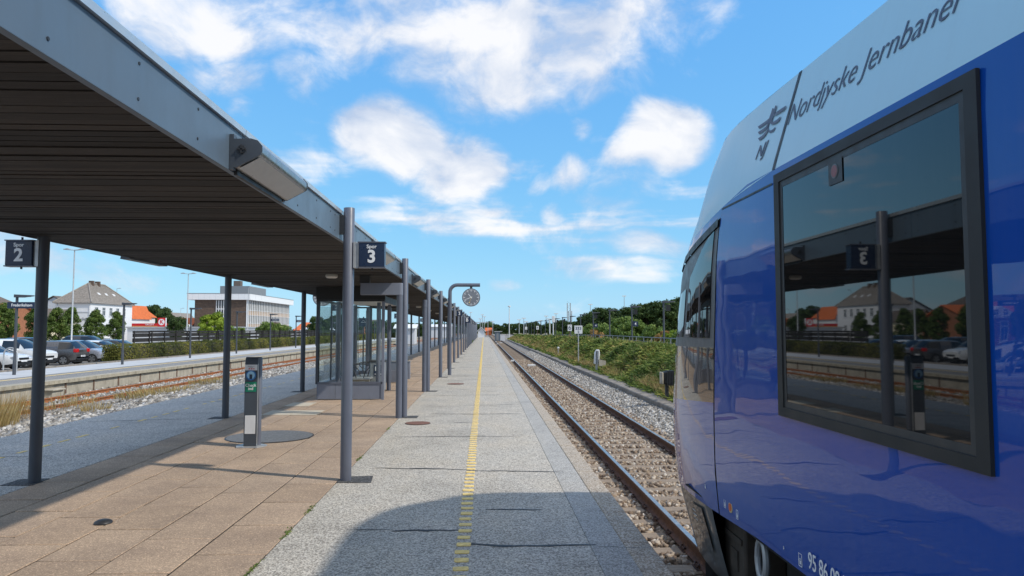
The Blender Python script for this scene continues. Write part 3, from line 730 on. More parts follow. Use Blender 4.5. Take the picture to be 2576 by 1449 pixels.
LAMPY = [38.6 + 8.4 * i for i in range(17)]
for i, y in enumerate(LAMPY):
    t = platform_lamp('platform_lamp', f'dark lamp post behind the railing on the right, {ORD[i]} from the train', (9.75, y, .12), 3.12, group='lamp posts along the right platform')
    if i in (0, 1, 3, 6, 7, 9):                                    # small dark sign boxes on some of them
        b = MB(); b.box(.12, .36, -.05, .05, 2.66, 3.0); b.build('sign_box', M['black_rubber'], t)
        if i in (1, 3):
            b = MB(); b.box(.05, .40, -.05, .05, 1.86, 2.20); s = b.build('platform_sign', M['sign_navy'], t)
            text('sign_number', '4', .24, M['white_print'], (.225, -.053, 2.03), parent=s, bold=.004)
def small_sign(name, label, x, y, z0, h, w, bh, lines, pole='galv'):
    t = thing(name, label, 'sign', (x, y, z0))
    MB().cyl((0, 0, 0), (0, 0, h), .035, n=8).build('pole', M[pole], t, smooth=True)
    b = MB(); b.box(-w / 2, w / 2, -.05, -.036, h - bh, h); p = b.build('sign_board', M['white_paint'], t, bevel=.006)
    for s, size, dz in lines: text('lettering', s, size, M['dark_print'], (0, -.053, h - bh / 2 + dz), parent=p, bold=.006)
    return t
small_sign('distance_sign', 'white distance board reading 333 over 2 on a grey pole', 5.85, 44.4, -.4, 2.42, .50, .50, [('333', .26, .07), ('2', .2, -.14)])
small_sign('number_sign', 'white board with a black number 6 beside the railing', 8.5, 71, .35, 1.92, .42, .62, [('6', .62, 0)], 'rail_rust')
small_sign('number_sign', 'small white number board, third lamp section beyond the 6', 8.8, 118, .0, 2.4, .42, .60, [('8', .4, 0)], 'rail_rust')
small_sign('number_sign', 'farthest small white number board by the right lamp row', 8.8, 150, .0, 2.4, .45, .60, [], 'rail_rust')
for k, (x, y, h) in enumerate(((8.3, 90.5, 2.9), (8.9, 92.2, 3.15))):
    t = thing('signal_post', ['white pole among the right lamp posts', 'white pole with a small white head among the right lamp posts'][k], 'pole', (x, y, .1))
    MB().cyl((0, 0, 0), (0, 0, h), .07, n=8).build('pole', M['white_paint'], t, smooth=True)
    if k: b = MB(); b.box(-.16, .24, -.12, .12, h - .55, h + .3); b.build('head', M['white_paint'], t, bevel=.03)
# small signals at the foot of the bank
t = thing('dwarf_signal', 'small white signal with a board, standing in the juniper', 'signal', (5.75, 36.6, -.42))
b = MB(); b.box(-.05, .05, -.04, .04, 0, .52); b.build('post', M['galv'], t)
b = MB(); b.prism([(-.14, .45), (-.10, 1.02), (-.02, 1.17), (.14, 1.17), (.17, .95), (.10, .40)], -.10, .10); b.build('housing', M['white_paint'], t, bevel=.03, fix=True)
b = MB(); b.box(-.03, .0, -.135, -.102, .45, 1.12); b.box(.05, .07, -.13, -.102, .45, 1.12); b.build('cable_duct', M['dark_metal'], t)
b = MB(); b.prism([(.10, .36), (.46, .30), (.46, .60), (.10, .68)], -.13, -.10); b.build('board', M['wall_concrete'], t, fix=True)
t = thing('ground_signal', 'black ribbed ground signal lamp half hidden beside the train front', 'signal', (5.70, 22.3, -.40))
b = MB(); b.box(-.05, .05, -.05, .05, 0, .5); b.build('post', M['dark_metal'], t)
b = MB(); b.box(-.12, .22, -.14, .14, .46, .86); hs = b.build('housing', M['black_rubber'], t, bevel=.04)
for i in range(5):
    b = MB(); b.box(-.02 + i * .05, .0 + i * .05, -.165, .165, .43, .89); b.build('cooling_fin', M['dark_metal'], hs)
b = MB(); b.box(-.20, -.13, -.15, .13, .47, .85); b.build('lamp_face', M['wall_concrete'], t, bevel=.03)
t = thing('marker_post', 'short white marker post low in the juniper bank', 'post', (5.9, 57, -.35))
MB().cyl((0, 0, 0), (0, 0, .62), .035, n=8).build('stem', M['galv'], t); MB().lathe([(.03, .60), (.09, .64), (.09, .72), (.03, .76)], 10).build('cap', M['white_paint'], t)

# ------------------------------------------------------------------ canopy
CX0, CX1 = -5.35, -1.72; SOF = 2.855; TOPZ = 3.17; CY0, CY1 = -1.0, 163.0
POSTY = [8.58 + 6.1 * i for i in range(26)]
canopy = thing('platform_canopy', 'long flat canopy with dark board ceiling and blue-grey fascia on round posts', 'canopy', (0, CY0, 0))
oy = -CY0
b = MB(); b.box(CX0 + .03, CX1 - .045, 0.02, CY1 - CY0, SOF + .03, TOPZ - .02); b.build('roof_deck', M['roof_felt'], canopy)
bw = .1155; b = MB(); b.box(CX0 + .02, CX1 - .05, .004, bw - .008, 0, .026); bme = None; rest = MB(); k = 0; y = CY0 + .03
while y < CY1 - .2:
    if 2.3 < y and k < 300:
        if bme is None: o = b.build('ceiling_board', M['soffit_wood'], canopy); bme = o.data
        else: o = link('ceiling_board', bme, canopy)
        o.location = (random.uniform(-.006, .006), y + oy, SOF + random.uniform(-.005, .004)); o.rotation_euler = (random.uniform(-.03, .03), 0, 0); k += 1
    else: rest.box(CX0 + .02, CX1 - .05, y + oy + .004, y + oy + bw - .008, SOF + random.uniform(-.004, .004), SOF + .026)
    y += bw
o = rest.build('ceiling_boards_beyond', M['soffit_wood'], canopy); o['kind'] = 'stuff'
FP = 3.05; fme = fme2 = cme_ = None; y = CY0
for i in range(int((CY1 - CY0) / FP)):
    if fme is None:
        b = MB(); b.prism([(CX1 - .04, SOF - .018), (CX1 - .001, SOF - .018), (CX1, SOF - .016), (CX1, TOPZ - .03), (CX1 - .04, TOPZ - .03)], .004, FP - .004); o = b.build('fascia_panel', M['fascia_paint'], canopy, fix=True); fme = o.data
        rv = MB()
        for yy in (.12, .78, 1.52, 2.26, 2.92):
            for zz in (SOF + .05, TOPZ - .085): rv.cyl((CX1 - .001, yy, zz), (CX1 + .004, yy, zz), .009, n=6)
        rme = rv.mesh('rivet', M['dark_metal'])
        b = MB(); b.prism([(CX1 - .09, TOPZ - .028), (CX1 + .022, TOPZ - .028), (CX1 + .026, TOPZ + .012), (CX1 - .09, TOPZ + .02)], .003, FP - .003); c_ = b.build('roof_trim', M['coping_metal'], canopy, fix=True); cme_ = c_.data
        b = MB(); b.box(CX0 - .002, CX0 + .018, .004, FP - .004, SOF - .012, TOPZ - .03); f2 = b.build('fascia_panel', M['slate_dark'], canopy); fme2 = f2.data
    else: o = link('fascia_panel', fme, canopy); c_ = link('roof_trim', cme_, canopy); f2 = link('fascia_panel', fme2, canopy)
    for q in (o, c_, f2): q.location = (random.uniform(-.001, .001), i * FP, 0)
    if i * FP < 40: link('rivet', rme, o)
ends = MB(); ends.box(CX0, CX1, -.03, .0, SOF - .01, TOPZ - .01); ends.build('end_fascia', M['fascia_paint'], canopy)
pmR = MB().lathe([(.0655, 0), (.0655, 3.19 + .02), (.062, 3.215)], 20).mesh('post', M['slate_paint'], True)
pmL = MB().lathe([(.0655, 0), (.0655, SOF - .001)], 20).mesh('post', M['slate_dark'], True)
br = MB(); br.box(CX1 - .02, -1.64, -.05, .05, 2.90, 3.12); brm = br.mesh('post_bracket', M['dark_metal'])
for i, y in enumerate(POSTY):
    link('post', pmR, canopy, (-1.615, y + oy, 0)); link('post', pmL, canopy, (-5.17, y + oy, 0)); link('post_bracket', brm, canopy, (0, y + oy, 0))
    # asphalt patches round the feet
    for (x0, x1) in ((-1.70, -1.32), (-5.46, -5.12)):
        b = MB(); q = random.uniform(-.03, .03)
        b.prism([(x0, y - .17 + q), (x1 + q, y - .16), (x1 - .01, y + .2 + q), (x0 + .01, y + .19)], .001, .007, 'z'); b.build('asphalt_patch', M['asphalt_dark'], platform, fix=True)
    # pale square ceiling fixtures
for i, (x, y) in enumerate(((-3.0, 14.2), (-3.0, 20.0), (-3.05, 26.5), (-3.0, 33), (-3.0, 39.5), (-3.0, 46), (-3.0, 58), (-2.95, 70))):
    b = MB(); b.lathe([(.11, .0), (.12, -.02), (.12, -.05), (.09, -.075)], 16); o = b.build('ceiling_lamp', M['opal'], smooth=True, loc=(x, y, SOF - .004))
    tag(o, f'round pale ceiling lamp under the canopy boards, {ORD[i]} from the camera', 'lamp', 'ceiling lamps under the canopy')
# strip luminaires on the fascia
def strip_lamp(i, y):
    t = thing('fascia_lamp', f'wedge-shaped strip light on the canopy fascia, {ORD[i]} from the camera', 'lamp', (CX1, y, 2.93), 0, 'strip lights along the canopy fascia')
    L_ = 1.26
    prof = [(.03, .115), (.14, .118), (.185, .105), (.215, .07), (.215, .035), (.205, .01), (.05, -.075), (.03, -.075)]
    b = MB(); b.prism(prof, .012, L_ - .012); b.build('housing', M['lamp_steel'], t, smooth=True, fix=True)
    for y0 in (0, L_ - .012):
        b = MB(); b.prism([(u + (.004 if u > .1 else 0), w * 1.03) for u, w in prof], y0, y0 + .012); c = b.build('end_cap', M['lamp_grey'], t, fix=True)
        if y0 == 0:
            k = MB(); k.cyl((.085, -.012, .045), (.085, 0, .045), .028, n=14); k.box(.055, .115, -.018, -.012, .040, .050); k.box(.08, .09, -.018, -.012, .015, .075); k.build('knob', M['dark_metal'], c)
    d = Vector((.155, 0, .085)).normalized(); n = Vector((d.z, 0, -d.x))
    p0 = Vector((.058, .03, -.072)) + n * .006; p1 = Vector((.196, .03, .004)) + n * .006
    b = MB(); b.quad(p0, p1, p1 + Vector((0, L_ - .06, 0)), p0 + Vector((0, L_ - .06, 0))); b.build('diffuser', M['opal'], t)
    b = MB(); b.box(.002, .03, .0, .05, -.09, .15); b.box(.002, .03, L_ - .05, L_, -.09, .12); b.build('wall_bracket', M['lamp_grey'], t)
    b = MB(); b.box(.004, .028, .092, L_ - .092, -.11, .11); b.build('back_box', M['dark_metal'], t)
for i in range(22): strip_lamp(i, 4.84 + 6.1 * i)
for i in range(6):
    b = MB(); b.prism([(-.14, .075), (0, .075), (0, .27), (-.10, .24)], 0, 1.3); o = b.build('fascia_lamp', M['lamp_grey'], None, fix=True, loc=(CX0 - .004, 11.0 + 6.1 * i, SOF - .10))
    tag(o, f'dark strip light on the left edge of the canopy, {ORD[i]} from the camera', 'lamp', 'strip lights along the left canopy edge')

# platform signs "Spor"
def spor(label, x, y, z, num, w=.305, h=.285, side=1, small='Spor', scale=1.0):
    t = thing('platform_sign', label, 'sign', (x, y, z))
    b = MB(); b.box(-w/2, w/2, -.06, .06, -h/2, h/2); f = b.build('sign_box', M['sign_navy'], t, bevel=.006)
    b = MB(); b.box(-w/2 - .012, w/2 + .012, -.065, .065, h/2 + .001, h/2 + .014); b.box(-w/2 - .012, w/2 + .012, -.065, .065, -h/2 - .014, -h/2 - .001); b.build('frame', M['slate_paint'], t)
    if side: b = MB(); b.box(-side * (w/2 + .03), -side * (w/2 + .065), -.05, .05, -h/2 - .012, h/2 + .012); b.box(-side * (w/2 + .001), -side * (w/2 + .03), -.03, .03, -h/2, h/2); b.build('side_bracket', M['galv'], t)
    b = MB(); b.cyl((0, 0, h/2 + .015), (0, 0, h/2 + .05), .012, n=8); b.cyl((0, 0, -h/2 - .015), (0, 0, -h/2 - .04), .012, n=8); b.build('clamp', M['dark_metal'], t)
    text('number', num, .205 * scale, M['white_print'], (0, -.0625, -.028 * scale), parent=t, bold=.0065 * scale)
    if small: text('word', small, .062 * scale, M['white_print'], (0, -.0625, .095 * scale), parent=t, bold=.0012 * scale)
spor('navy sign reading Spor 3 on the nearest post of the right row', -1.335, POSTY[0], 2.65, '3')
spor('navy sign reading Spor 2 on the nearest dark post at the left', -5.17 - .232, POSTY[0] - .02, 2.65, '2', side=-1)
spor('small navy Spor 3 sign half behind the clock pole', -1.335, POSTY[5], 2.66, '3')
spor('navy section sign with a big white B on the canopy posts', -1.50, POSTY[9] - .14, 2.66, 'B', .56, .56, 0, 'Afsnit', 1.9)
spor('small navy sign with a 3, beyond the B sign', -1.335, POSTY[13], 2.66, '3')
spor('farthest small navy sign with a 3 on the posts', -1.335, POSTY[16], 2.66, '3')
spor('small navy Spor 2 sign seen through the shelter glass', -5.17 - .285, POSTY[3] - .1, 2.62, '2', side=-1)
spor('small navy Spor 2 sign right of the double downpipes', -5.17 - .285, POSTY[6] - .1, 2.62, '2', side=-1)
spor('farther small navy Spor 2 sign among the left posts', -5.17 - .285, POSTY[9] - .1, 2.62, '2', side=-1)

# downpipes with elbow beam at the second and third posts
for k, y in enumerate((POSTY[1] - .16, POSTY[2] - .16)):
    t = thing('downpipe', ['slate downpipe with a rounded beam elbow beside the second right post', 'slate downpipe standing against the third right post'][k], 'pipe', (-1.70, y, 0))
    MB().lathe([(.063, 0), (.063, 2.46)], 18).build('pipe', M['slate_paint'], t, smooth=True)
    if k == 0:
        pts = [(-.78, -.066)] + [(-.0 + .066 * math.cos(a), .066 * math.sin(a)) for a in np.linspace(-math.pi/2, math.pi/2, 9)] + [(-.78, .066)]
        b = MB(); b.prism(pts, 2.46, 2.70, 'z'); b.build('beam', M['slate_light'], t, fix=True, bevel=.006)
        b = MB(); b.box(-.80, -.60, -.05, .05, 2.701, SOF - .004); b.build('hanger', M['dark_metal'], t)
    else: b = MB(); b.lathe([(.07, 2.40), (.07, 2.62)], 16); b.build('collar', M['slate_paint'], t, smooth=True)
# the glass shelter under the canopy
sh = thing('glass_shelter', 'glass waiting shelter with slate base panels under the canopy', 'shelter', (-4.18, 18.3, 0))
W_, D_ = 1.62, 6.0
def panel(x0, x1, y0, y1, z0, z1, m, nm, par=sh, **k):
    b = MB(); b.box(x0, x1, y0, y1, z0, z1); return b.build(nm, M[m], par, **k)
panel(0, .44, 0, .06, .02, .40, 'slate_light', 'base_panel', bevel=.004); panel(.446, W_ - .03, 0, .06, .02, .40, 'slate_light', 'base_panel', bevel=.004)
panel(-.02, W_, -.02, .09, .401, .45, 'slate_paint', 'sill')
panel(W_ - .028, W_ + .04, -.02, .06, 0, 2.52, 'slate_light', 'corner_post'); panel(-.05, -.0, -.02, .06, .40, 2.52, 'slate_dark', 'corner_post')
panel(.004, W_ - .03, .012, .022, .452, 2.48, 'pane_glass', 'glass_pane')
panel(-.05, W_ + .04, -.03, .10, 2.481, 2.53, 'dark_metal', 'head_rail'); panel(-.06, W_ + .05, -.02, .08, 2.531, 2.84, 'black_rubber', 'fascia_board')
for k in range(4):
    y0 = .10 + k * 1.46
    panel(-.004, .006, y0, y0 + 1.45, .452, 2.48, 'pane_glass', 'glass_pane'); panel(-.02, .02, y0 - .02, y0, .40, 2.48, 'slate_dark', 'mullion')
panel(-.04, .04, .10, D_ - .02, .02, .40, 'slate_light', 'base_panel'); panel(-.05, .05, .10, D_, 2.481, 2.53, 'dark_metal', 'head_rail')
panel(.0, W_, D_ - .06, D_, .02, .40, 'slate_light', 'base_panel'); panel(.02, W_ - .03, D_ - .03, D_ - .02, .41, 2.48, 'pane_glass', 'glass_pane')
panel(-.05, W_ + .05, D_ - .06, D_ + .04, 2.481, 2.53, 'dark_metal', 'head_rail')
panel(W_ + .0, W_ + .04, .11, D_ - .07, 2.46, 2.62, 'slate_dark', 'side_beam')
for k in range(12): panel(.03, W_ - .03, .11 + k * .48, .11 + k * .48 + .46, 2.56, 2.58, 'white_paint', 'ceiling_panel')
cp = MB().lathe([(.062, 0), (.062, 2.40), (.05, 2.41), (.05, 2.50)], 16).mesh('column', M['slate_paint'], True)
for (x, y) in ((.32, .9), (W_ - .28, 1.2), (W_ - .22, 2.9), (W_ - .22, 5.7), (.32, 3.4), (.32, 5.7)): link('column', cp, sh, (x, y, 0))
bn = thing('bench', 'bench with looped tubular armrests inside the glass shelter', 'bench', (-3.35, 20.6, 0))
b = MB(); b.box(-.26, .26, -1.0, 1.0, .40, .45)
for k in range(6): bb = MB(); bb.box(-.27 + k * .09, -.19 + k * .09, -1.0, 1.0, .42, .455); bb.build('seat_slat', M['galv'], bn)
bb = MB(); bb.box(-.24, .24, -.92, -.84, 0, .418); bb.build('leg', M['wall_concrete'], bn); bb = MB(); bb.box(-.24, .24, .84, .92, 0, .418); bb.build('leg', M['wall_concrete'], bn)
for y in (-.98, -.3, .38):
    bb = MB(); bb.tube([(-.10, y, .46), (-.14, y, .62), (-.25, y, .74), (-.25, y, .80), (-.1, y, .83), (.1, y, .83), (.25, y, .80), (.25, y, .74), (.14, y, .62), (.10, y, .46)], .014, 6); bb.build('armrest', M['dark_metal'], bn, smooth=True)
t = thing('litter_bin', 'dark square litter bin with a notice beside the shelter', 'bin', (-2.98, 20.4, 0))
b = MB(); b.box(-.2, .2, -.2, .2, .06, .86); b.build('body', M['grey_metal'], t, bevel=.02); b = MB(); b.box(-.22, .22, -.22, .22, .861, .91); b.build('lid', M['dark_metal'], t, bevel=.01)
b = MB(); b.box(-.08, .14, -.212, -.203, .48, .78); n_ = b.build('notice', M['sign_navy'], t); b = MB(); b.box(-.05, .03, -.217, -.2125, .62, .74); b.box(-.06, .12, -.217, -.2125, .52, .54); b.build('print', M['white_print'], n_)
b = MB(); b.box(-.16, .16, -.16, .16, 0, .06); b.build('foot', M['black_rubber'], t)
t = thing('post_cabinet', 'slate low box wall behind the shelter', 'cabinet', (-3.0, 26.0, 0))
b = MB(); b.box(-.55, .35, -.1, .1, 0, .62); b.build('body', M['slate_light'], t, bevel=.01); b = MB(); b.box(-.57, .37, -.12, .12, .621, .65); b.build('cap', M['galv'], t)
t = thing('no_smoking_sign', 'small black square sign on a thin post seen through the shelter', 'sign', (-5.0, 30.0, 0))
MB().cyl((0, 0, 0), (0, 0, 2.3), .03, n=8).build('pole', M['slate_dark'], t); b = MB(); b.box(-.18, .18, -.05, -.032, 1.9, 2.25); s_ = b.build('board', M['sign_navy'], t)
b = MB(); b.box(-.1, .1, -.055, -.051, 2.06, 2.08); b.tube([(-.07, -.054, 2.1), (0, -.054, 2.16), (.07, -.054, 2.1)], .01, 4); b.build('symbol', M['white_print'], s_)

# platform clocks
def clock(label, x, y, side, hh=10.68, mm=41.5, ss=33):
    t = thing('platform_clock', label, 'clock', (x, y, 0)); r = .072; H = 3.52
    pts = [(0, 0, 0), (0, 0, 1.5), (0, 0, H - .28)] + [(side * .28 * (1 - math.cos(a)), 0, H - .28 + .28 * math.sin(a)) for a in np.linspace(.2, math.pi/2, 7)] + [(side * 1.18, 0, H)]
    MB().tube(pts, r, 18).build('pole', M['slate_paint'], t, smooth=True)
    cx = side * .83; cz = H - .49
    b = MB(); b.cyl((cx, 0, cz + .3), (cx, 0, H - .05), .05, n=12); b.build('hanger', M['dark_metal'], t)
    b = MB(); b.cyl((cx, -.07, cz), (cx, .07, cz), .355, n=48); c = b.build('case', M['slate_paint'], t, smooth=True)
    for s in (-1, 1):
        b = MB(); b.cyl((cx, s * .0705, cz), (cx, s * .076, cz), .335, n=48); f = b.build('dial', M['clock_face'], t)
        tk = MB()
        for q in range(60):
            a = q * math.pi / 30; l = .085 if q % 5 == 0 else .038; w = .010 if q % 5 == 0 else .0042
            d = Vector((math.sin(a), 0, math.cos(a))); n = Vector((math.cos(a), 0, -math.sin(a))); yo = Vector((cx, s * .0775, cz))
            p = [yo + d * .318 + n * w, yo + d * .318 - n * w, yo + d * (.318 - l) - n * w, yo + d * (.318 - l) + n * w]; tk.quad(*p)
        tk.build('minute_marks', M['white_print'], f)
        for nm, ang, l, w, yo_ in (('hour_hand', hh / 12, .175, .013, .080), ('minute_hand', mm / 60, .27, .010, .083), ('second_hand', ss / 60, .2, .005, .086)):
            a = ang * 2 * math.pi * (1 if s < 0 else -1); d = Vector((math.sin(a), 0, math.cos(a))); n = Vector((math.cos(a), 0, -math.sin(a))); o_ = Vector((cx, s * yo_, cz))
            b = MB(); b.quad(o_ - d * .05 + n * w, o_ - d * .05 - n * w, o_ + d * l - n * w * .8, o_ + d * l + n * w * .8)
            if nm == 'second_hand': b.cyl(o_ + d * (l + .01), o_ + d * (l + .01) + Vector((0, s * .002, 0)), .022, n=12)
            b.build(nm, M['white_print' if nm != 'second_hand' else 'yellow_paint'], f)
clock('round dark station clock hanging from a bent pole right of the canopy', -1.34, 28.2, 1)
clock('round dark station clock left of the canopy, behind a post and glass', -5.48, 28.2, -1)

# check-in post
t = thing('check_in_post', 'slate ticket check-in post with a green panel standing on the paving', 'ticket post', (-3.50, 11.1, 0))
b = MB(); b.prism([(-.19, -.15), (.12, -.15), (.21, -.06), (.21, .06), (.12, .15), (-.19, .15), (-.24, .0)], 0, .018, 'z'); b.build('base_plate', M['galv'], t, fix=True)
b = MB(); b.prism([(-.085, .019), (.0, .019), (.0, 1.335), (-.03, 1.35), (-.06, 1.335), (-.085, 1.25)], -.105, .088, 'x'); b.build('front_panel', M['lamp_grey'], t, bevel=.008, fix=True)
b = MB(); b.prism([(-.085, .0), (-.07, .0), (-.07, 1.25), (-.085, 1.24)], .089, .097, 'x'); b.build('trim', M['galv'], t, fix=True)
MB().lathe([(.052, .019), (.052, 1.33), (.04, 1.345)], 18, (.06, .06, 0)).build('pole', M['slate_paint'], t, smooth=True)
b = MB(); b.box(-.10, .083, -.092, -.0855, 1.15, 1.235); nt_ = b.build('notice', M['white_paint'], t); text('notice_print', 'Rejs rejser med\ndine klip', .015, M['dark_print'], (-.008, -.093, 1.205), parent=nt_)
b = MB(); b.box(-.045, -.025, -.0945, -.0925, 1.165, 1.182); b.box(-.01, .01, -.0945, -.0925, 1.165, 1.182); b.box(.025, .04, -.0945, -.0925, 1.165, 1.182); b.build('symbols', M['red_paint'], nt_)
b = MB(); b.cyl((-.008, -.086, 1.075), (-.008, -.098, 1.075), .074, n=32); rd = b.build('card_reader', M['blue_disc'], t, smooth=True)
b = MB(); b.cyl((-.008, -.0985, 1.078), (-.008, -.1005, 1.078), .058, n=32); b.build('reader_disc', M['light_blue_disc'], rd)
b = MB(); b.box(-.028, .012, -.1035, -.101, 1.02, 1.09); b.build('reader_symbol', M['sign_navy'], rd)
b = MB(); b.box(-.09, .072, -.092, -.0855, .83, .975); gp = b.build('check_in_panel', M['green_print'], t)
text('lettering', 'Check', .062, M['white_print'], (-.009, -.0935, .925), parent=gp, bold=.0012); text('lettering', 'ind', .062, M['white_print'], (-.009, -.0935, .875), parent=gp, bold=.0012)
b = MB(); b.box(-.087, .069, -.092, -.0855, .20, .475); b.build('sticker', M['white_paint'], t, bevel=.006)
# manholes and studs
def cover(label, x, y, r, m, h=.008):
    t = thing('manhole_cover', label, 'manhole cover', (x, y, 0))
    MB().lathe([(r, 0), (r, h), (r * .985, h + .002)], 40).build('frame', M['dark_metal'], t)
    MB().lathe([(r * .972, h), (r * .972, h + .004), (r * .96, h + .006)], 40).build('lid', M[m], t)
cover('large round iron manhole cover in the brown paving behind the check-in post', -3.52, 12.08, .70, 'iron_cover')
cover('rusty round cover in the asphalt near the second post', -1.24, 13.67, .24, 'rust_cover')
cover('rusty round cover in the asphalt near the fourth post', -.92, 23.5, .28, 'rust_cover')
b = MB(); b.lathe([(.075, 0), (.078, .010), (.07, .022), (.045, .034), (.02, .038)], 20); tag(b.build('paving_stud', M['dark_metal'], smooth=True, loc=(-3.46, 6.78, .0)), 'small black domed stud on the brown paving in the foreground', 'stud')
# ------------------------------------------------------------------ the train
TXC = 3.06; SX = 1.645; TB = -16.0
train = thing('train', 'blue and pale blue diesel railcar standing at the right platform edge', 'train', (TXC, 0, -.55))
TO = Vector((TXC, 0, -.55))
PLAN = [(1.645, TB), (1.645, -8), (1.645, 0), (1.645, 4.4), (1.645, 5.12), (1.650, 5.45), (1.664, 5.8), (1.688, 6.15), (1.722, 6.45), (1.775, 6.72), (1.87, 6.93), (2.05, 7.07), (2.35, 7.16), (2.7, 7.21), (3.06, 7.22)]
def interp(tab, z):
    if z <= tab[0][0]: return tab[0][1]
    for (a, va), (b_, vb) in zip(tab, tab[1:]):
        if z <= b_: return va + (vb - va) * (z - a) / (b_ - a)
    return tab[-1][1]
CXT = [(-.3, .20), (.1, .10), (.42, .03), (.75, .004), (1.1, 0), (2.60, 0), (2.67, .004), (2.72, .016), (3.23, .155), (3.31, .28), (3.42, .455), (3.56, .8), (3.67, 1.2), (3.72, 1.415)]
KT = [(-.3, .93), (.3, .99), (.8, 1.0), (1.15, .995), (1.62, .95), (2.25, .84), (2.45, .755), (2.67, .615), (3.0, .59), (3.23, .51), (3.31, .48), (3.42, .44), (3.56, .38), (3.67, .31), (3.72, .28)]
KC = [(1.2, 1.0), (1.62, .97), (2.25, .92), (2.67, .86), (3.0, .82), (3.23, .78), (3.42, .74), (3.6, .69), (3.72, .64)]
def spt(s, z, mirror=False, off=0.0):
    """surface point: s runs along PLAN (float index), z world height"""
    i = min(int(s), len(PLAN) - 2); t = s - i
    x = PLAN[i][0] * (1 - t) + PLAN[i+1][0] * t; y = PLAN[i][1] * (1 - t) + PLAN[i+1][1] * t
    if y > 4.4:
        c = max(0.0, min(1.0, (s - 9.0) / 5.0)); kk = interp(KT, z) * (1 - c) + interp(KC, z) * c
        y = 4.4 + (y - 4.4) * kk
    half = 3.06 - x; half = half * max(0.0, (1.415 - interp(CXT, z))) / 1.415
    x = 3.06 - half - off
    if mirror: x = 6.12 - x
    return (x - TO.x, y - TO.y, z - TO.z)
def s_of_y(y):
    for i, ((_, a), (_, b_)) in enumerate(zip(PLAN, PLAN[1:])):
        if y <= b_: return i + (y - a) / (b_ - a)
    return len(PLAN) - 1
def tprog(s):
    i = min(int(s), len(PLAN) - 2); t = s - i; y = PLAN[i][1] * (1 - t) + PLAN[i+1][1] * t
    return max(0.0, min(1.0, (y - 4.4) / (7.22 - 4.4)))
ROW = {'skirt': (-.12, -.20), 'bottom': (.49, .35), 'belt': (1.29, 1.09), 'sill': (1.64, 1.61), 'trim0': (2.575, 2.22), 'trim1': (2.625, 2.29), 'band': (2.672, 2.40), 'edge': (3.23, 3.21)}
def rowz(nm, s): a, b_ = ROW[nm]; t = tprog(s); return a + (b_ - a) * t
def slist(s0, s1):
    L_ = [s0]; 
    for q in np.arange(math.ceil(s0 * 3 + .01) / 3, s1 - 1e-4, 1 / 3): L_.append(float(q))
    L_.append(s1); return L_
def strip(nm, mat, s0, s1, lo, hi, nz=6, both=True, off=0.0, name2=None):
    for mir in ((False, True) if both else (False,)):
        rows = []
        for s in slist(s0, s1):
            a = rowz(lo, s) if isinstance(lo, str) else lo; b_ = rowz(hi, s) if isinstance(hi, str) else hi
            rows.append([spt(s, a + (b_ - a) * k / nz, mir, off) for k in range(nz + 1)])
        b = MB(); b.grid(rows if not mir else [r[::-1] for r in rows]); o = b.build(nm, M[mat], train, smooth=True)
    return o
S_SEAM = s_of_y(5.12); S_END = len(PLAN) - 1; eps = .012
strip('side_panel', 'train_blue', 0, S_SEAM - .02, 'bottom', 'band', 12)
strip('nose_lower_panel', 'train_blue', S_SEAM + .03, S_END, 'bottom', 'belt', 8)
strip('nose_gloss_panel', 'train_gloss_black', S_SEAM + .03, S_END, 'belt', 'sill', 5)
strip('cab_window_frame', 'frame_grey', S_SEAM + .03, S_END, 'sill', 'trim0', 8)
strip('cab_trim', 'black_rubber', S_SEAM + .03, S_END, 'trim0', 'trim1', 2, off=.012)
strip('nose_upper_panel', 'train_blue', S_SEAM - .02, S_END, 'trim1', 'band', 3)
strip('skirt', 'train_grey', S_SEAM + .6, S_END, 'skirt', 'bottom', 6, off=-.006)
b = MB(); b.grid([[spt(s_of_y(y), z, False, .0015) for z in (2.588, 2.600)] for y in (4.0, 4.4, 4.8, 5.10)]); b.build('panel_joint', M['black_rubber'], train)
# roof: pale blue cant with a slanting joint, then the roof itself
def cant(s0f, s1f, mat, nm, nz=8, off=0.0):
    for mir in (False, True):
        cols = []
        for u in range(15):
            col_ = []
            for k in range(nz + 1):
                t = k / nz; s0 = s0f(t); s1 = s1f(t); s = s0 + (s1 - s0) * u / 14; a = rowz('band', s); b_ = rowz('edge', s)
                col_.append(spt(s, a + (b_ - a) * t, mir, off))
            cols.append(col_ if not mir else col_[::-1])
        b = MB(); b.grid(cols); b.build(nm, M[mat], train, smooth=True)
jy = lambda t: s_of_y(3.97 - .05 * t); jy2 = lambda t: s_of_y(4.0 - .05 * t)
cant(lambda t: 0, jy, 'train_light_blue', 'roof_side_panel'); cant(jy2, lambda t: S_END, 'train_light_blue', 'nose_cap')
cant(lambda t: s_of_y(3.966 - .05 * t), lambda t: s_of_y(4.004 - .05 * t), 'black_rubber', 'joint_gap', 8, .003)
strip('roof', 'train_light_blue', 0, S_END, 'edge', 3.72, 6)
# dark gap at the cab joint, backing behind it
for mir in (False, True):
    b = MB(); rows = []
    for s in (S_SEAM - .04, S_SEAM + .05): rows.append([spt(s, z, mir, -.004) for z in np.linspace(.49, 2.60, 14)])
    b.grid(rows); b.build('joint_gap', M['black_rubber'], train)
